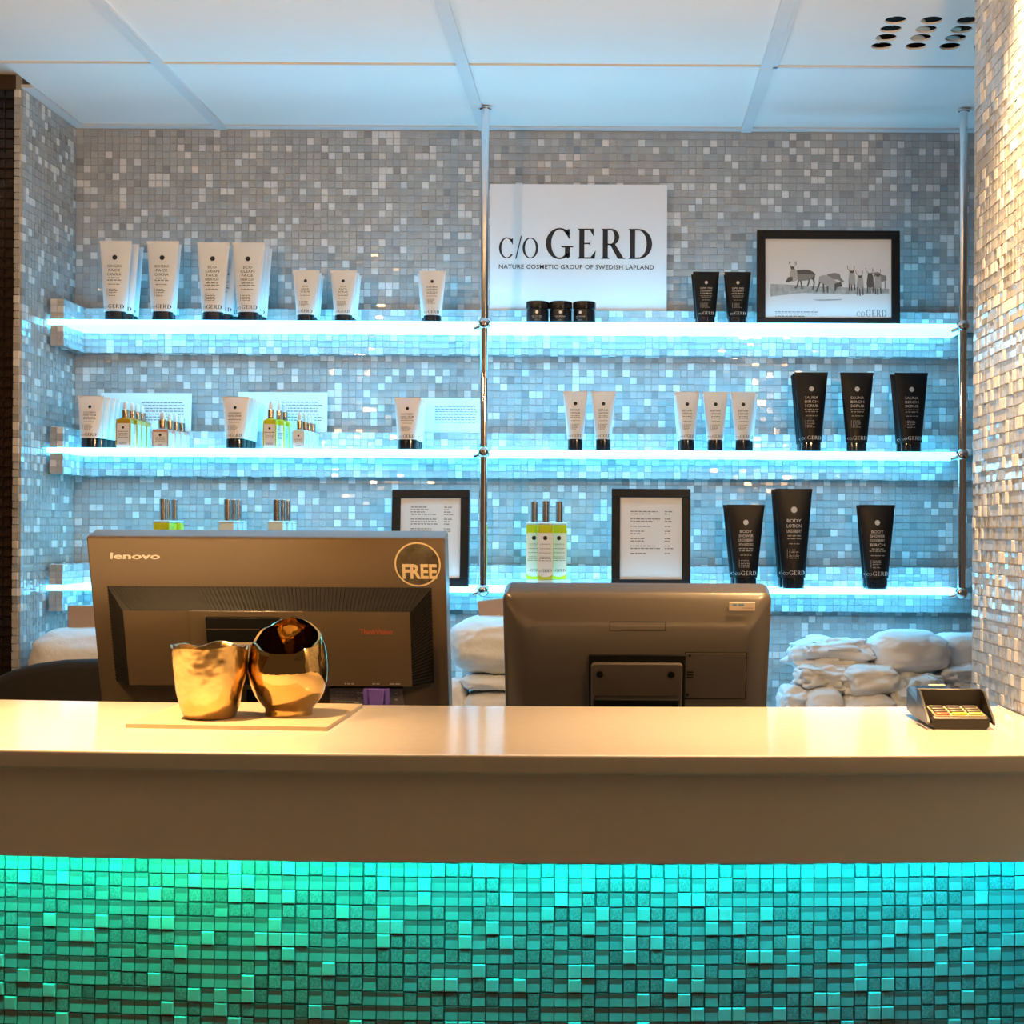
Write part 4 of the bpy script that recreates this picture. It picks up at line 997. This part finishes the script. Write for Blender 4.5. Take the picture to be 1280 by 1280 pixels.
def round_vase():
    n, m, R, zc = 64, 30, .0508, .0580; off = Vector((4.1, 2.2, 0)); rings = []
    def rim(t): return .101 + .021 * math.sin(t) + .005 * noise.noise(Vector((math.cos(t) * 2.2, math.sin(t) * 2.2, 1.0)))
    def rad(z): return math.sqrt(max(.0004, R * R - ((max(z, .009) - zc) / (1.19 if z < zc else 1.36)) ** 2))
    for inner in (0, 1):
        for i in range(m + 1):
            f = i / m if not inner else 1 - i / m; ring = []
            for j in range(n):
                t = 2 * math.pi * j / n; z = .003 + f * (rim(t) - .003); q = Vector((math.cos(t), math.sin(t), z / .06))
                d = 1 + .035 * noise.noise(q * 1.2 + off) + (.05 * noise.noise(q * 3) * max(0, f - .75) * 4)
                r = rad(z) * d - (.003 if inner else 0)
                if inner: z = max(z, .007)
                elif f == 0: z = 0
                ring.append((max(r, .004) * math.cos(t), max(r, .004) * math.sin(t), z))
            rings.append(ring)
    return MB().loft(rings, M_GOLD2)
vs_ = round_vase().build('gold_vase', None, 60)
vs_.location = c2; tag(vs_, 'round mirror-gold vase with ragged slanted opening beside the cup', 'vase')
# ---- card terminal
tm = thing('card_terminal', 'small card payment terminal with privacy shield and yellow keys near the pillar', 'card reader', (PZ(1201, 912, ZT).x, PZ(1201, 912, ZT).y, ZT))
hw_ = .0365
def sect(y, zb_, zt_, w): return [(-w, y, zb_ + .004), (-w + .004, y, zb_), (w - .004, y, zb_), (w, y, zb_ + .004), (w, y, zt_ - .003), (w - .003, y, zt_), (-w + .003, y, zt_), (-w, y, zt_ - .003)]
MB().loft([sect(0, 0, .013, hw_ - .002), sect(.004, 0, .016, hw_), sect(.05, 0, .020, hw_), sect(.075, .0, .028, hw_ + .002), sect(.135, .004, .038, hw_ + .002), sect(.142, .008, .037, hw_)], M_TERM).build('casing', tm, 30)
kp = MB().add([(-.031, .003, .0165), (.031, .003, .0165), (.031, .052, .0225), (-.031, .052, .0225), (-.031, .003, .0135), (.031, .003, .0135), (.031, .052, .015), (-.031, .052, .015)],
              [(0, 1, 2, 3), (4, 5, 1, 0), (5, 6, 2, 1), (6, 7, 3, 2), (7, 4, 0, 3)], M_KEYP).build('keypad', tm)
for j in range(4):
    for i in range(3):
        x = -.0205 + .0205 * i; y = .009 + .0118 * j; z = .0166 + (y - .003) * .1224
        m = (M_KEYR, M_KEYY, M_KEYG)[i] if j == 0 else M_KEYD
        MB().rbox((x - .0085, y - .004, z - .001), (x + .0085, y + .004, z + .0022), .0008, m, seg=1).build('key', kp, 40)
# privacy shield: U-shaped wall
sh = MB()
for s in (-1, 1):
    x0_, x1_ = s * .0385, s * .041
    pts = [(-.004, .006), (.058, .012), (.060, .043), (.045, .041), (-.002, .012)]
    sh.loft([[(x, y, z) for y, z in pts] for x in (x0_, x1_)], M_TERM)
sh.rbox((-.041, .058, .016), (.041, .061, .0435), .001, M_TERM, seg=1)
sh.build('privacy_shield', tm, 40)
sc_ = MB().add([(-.028, .082, .0322), (.028, .082, .0322), (.028, .13, .0392), (-.028, .13, .0392), (-.028, .082, .03), (.028, .082, .03), (.028, .13, .035), (-.028, .13, .035)], [(0, 1, 2, 3), (4, 5, 1, 0), (5, 6, 2, 1), (6, 7, 3, 2), (7, 4, 0, 3)], M_SCREEN).build('display', tm)
MB().rbox((-.010, .131, .0372), (.012, .141, .0405), .001, M_KEYP, seg=1).build('card_slot', tm, 40)
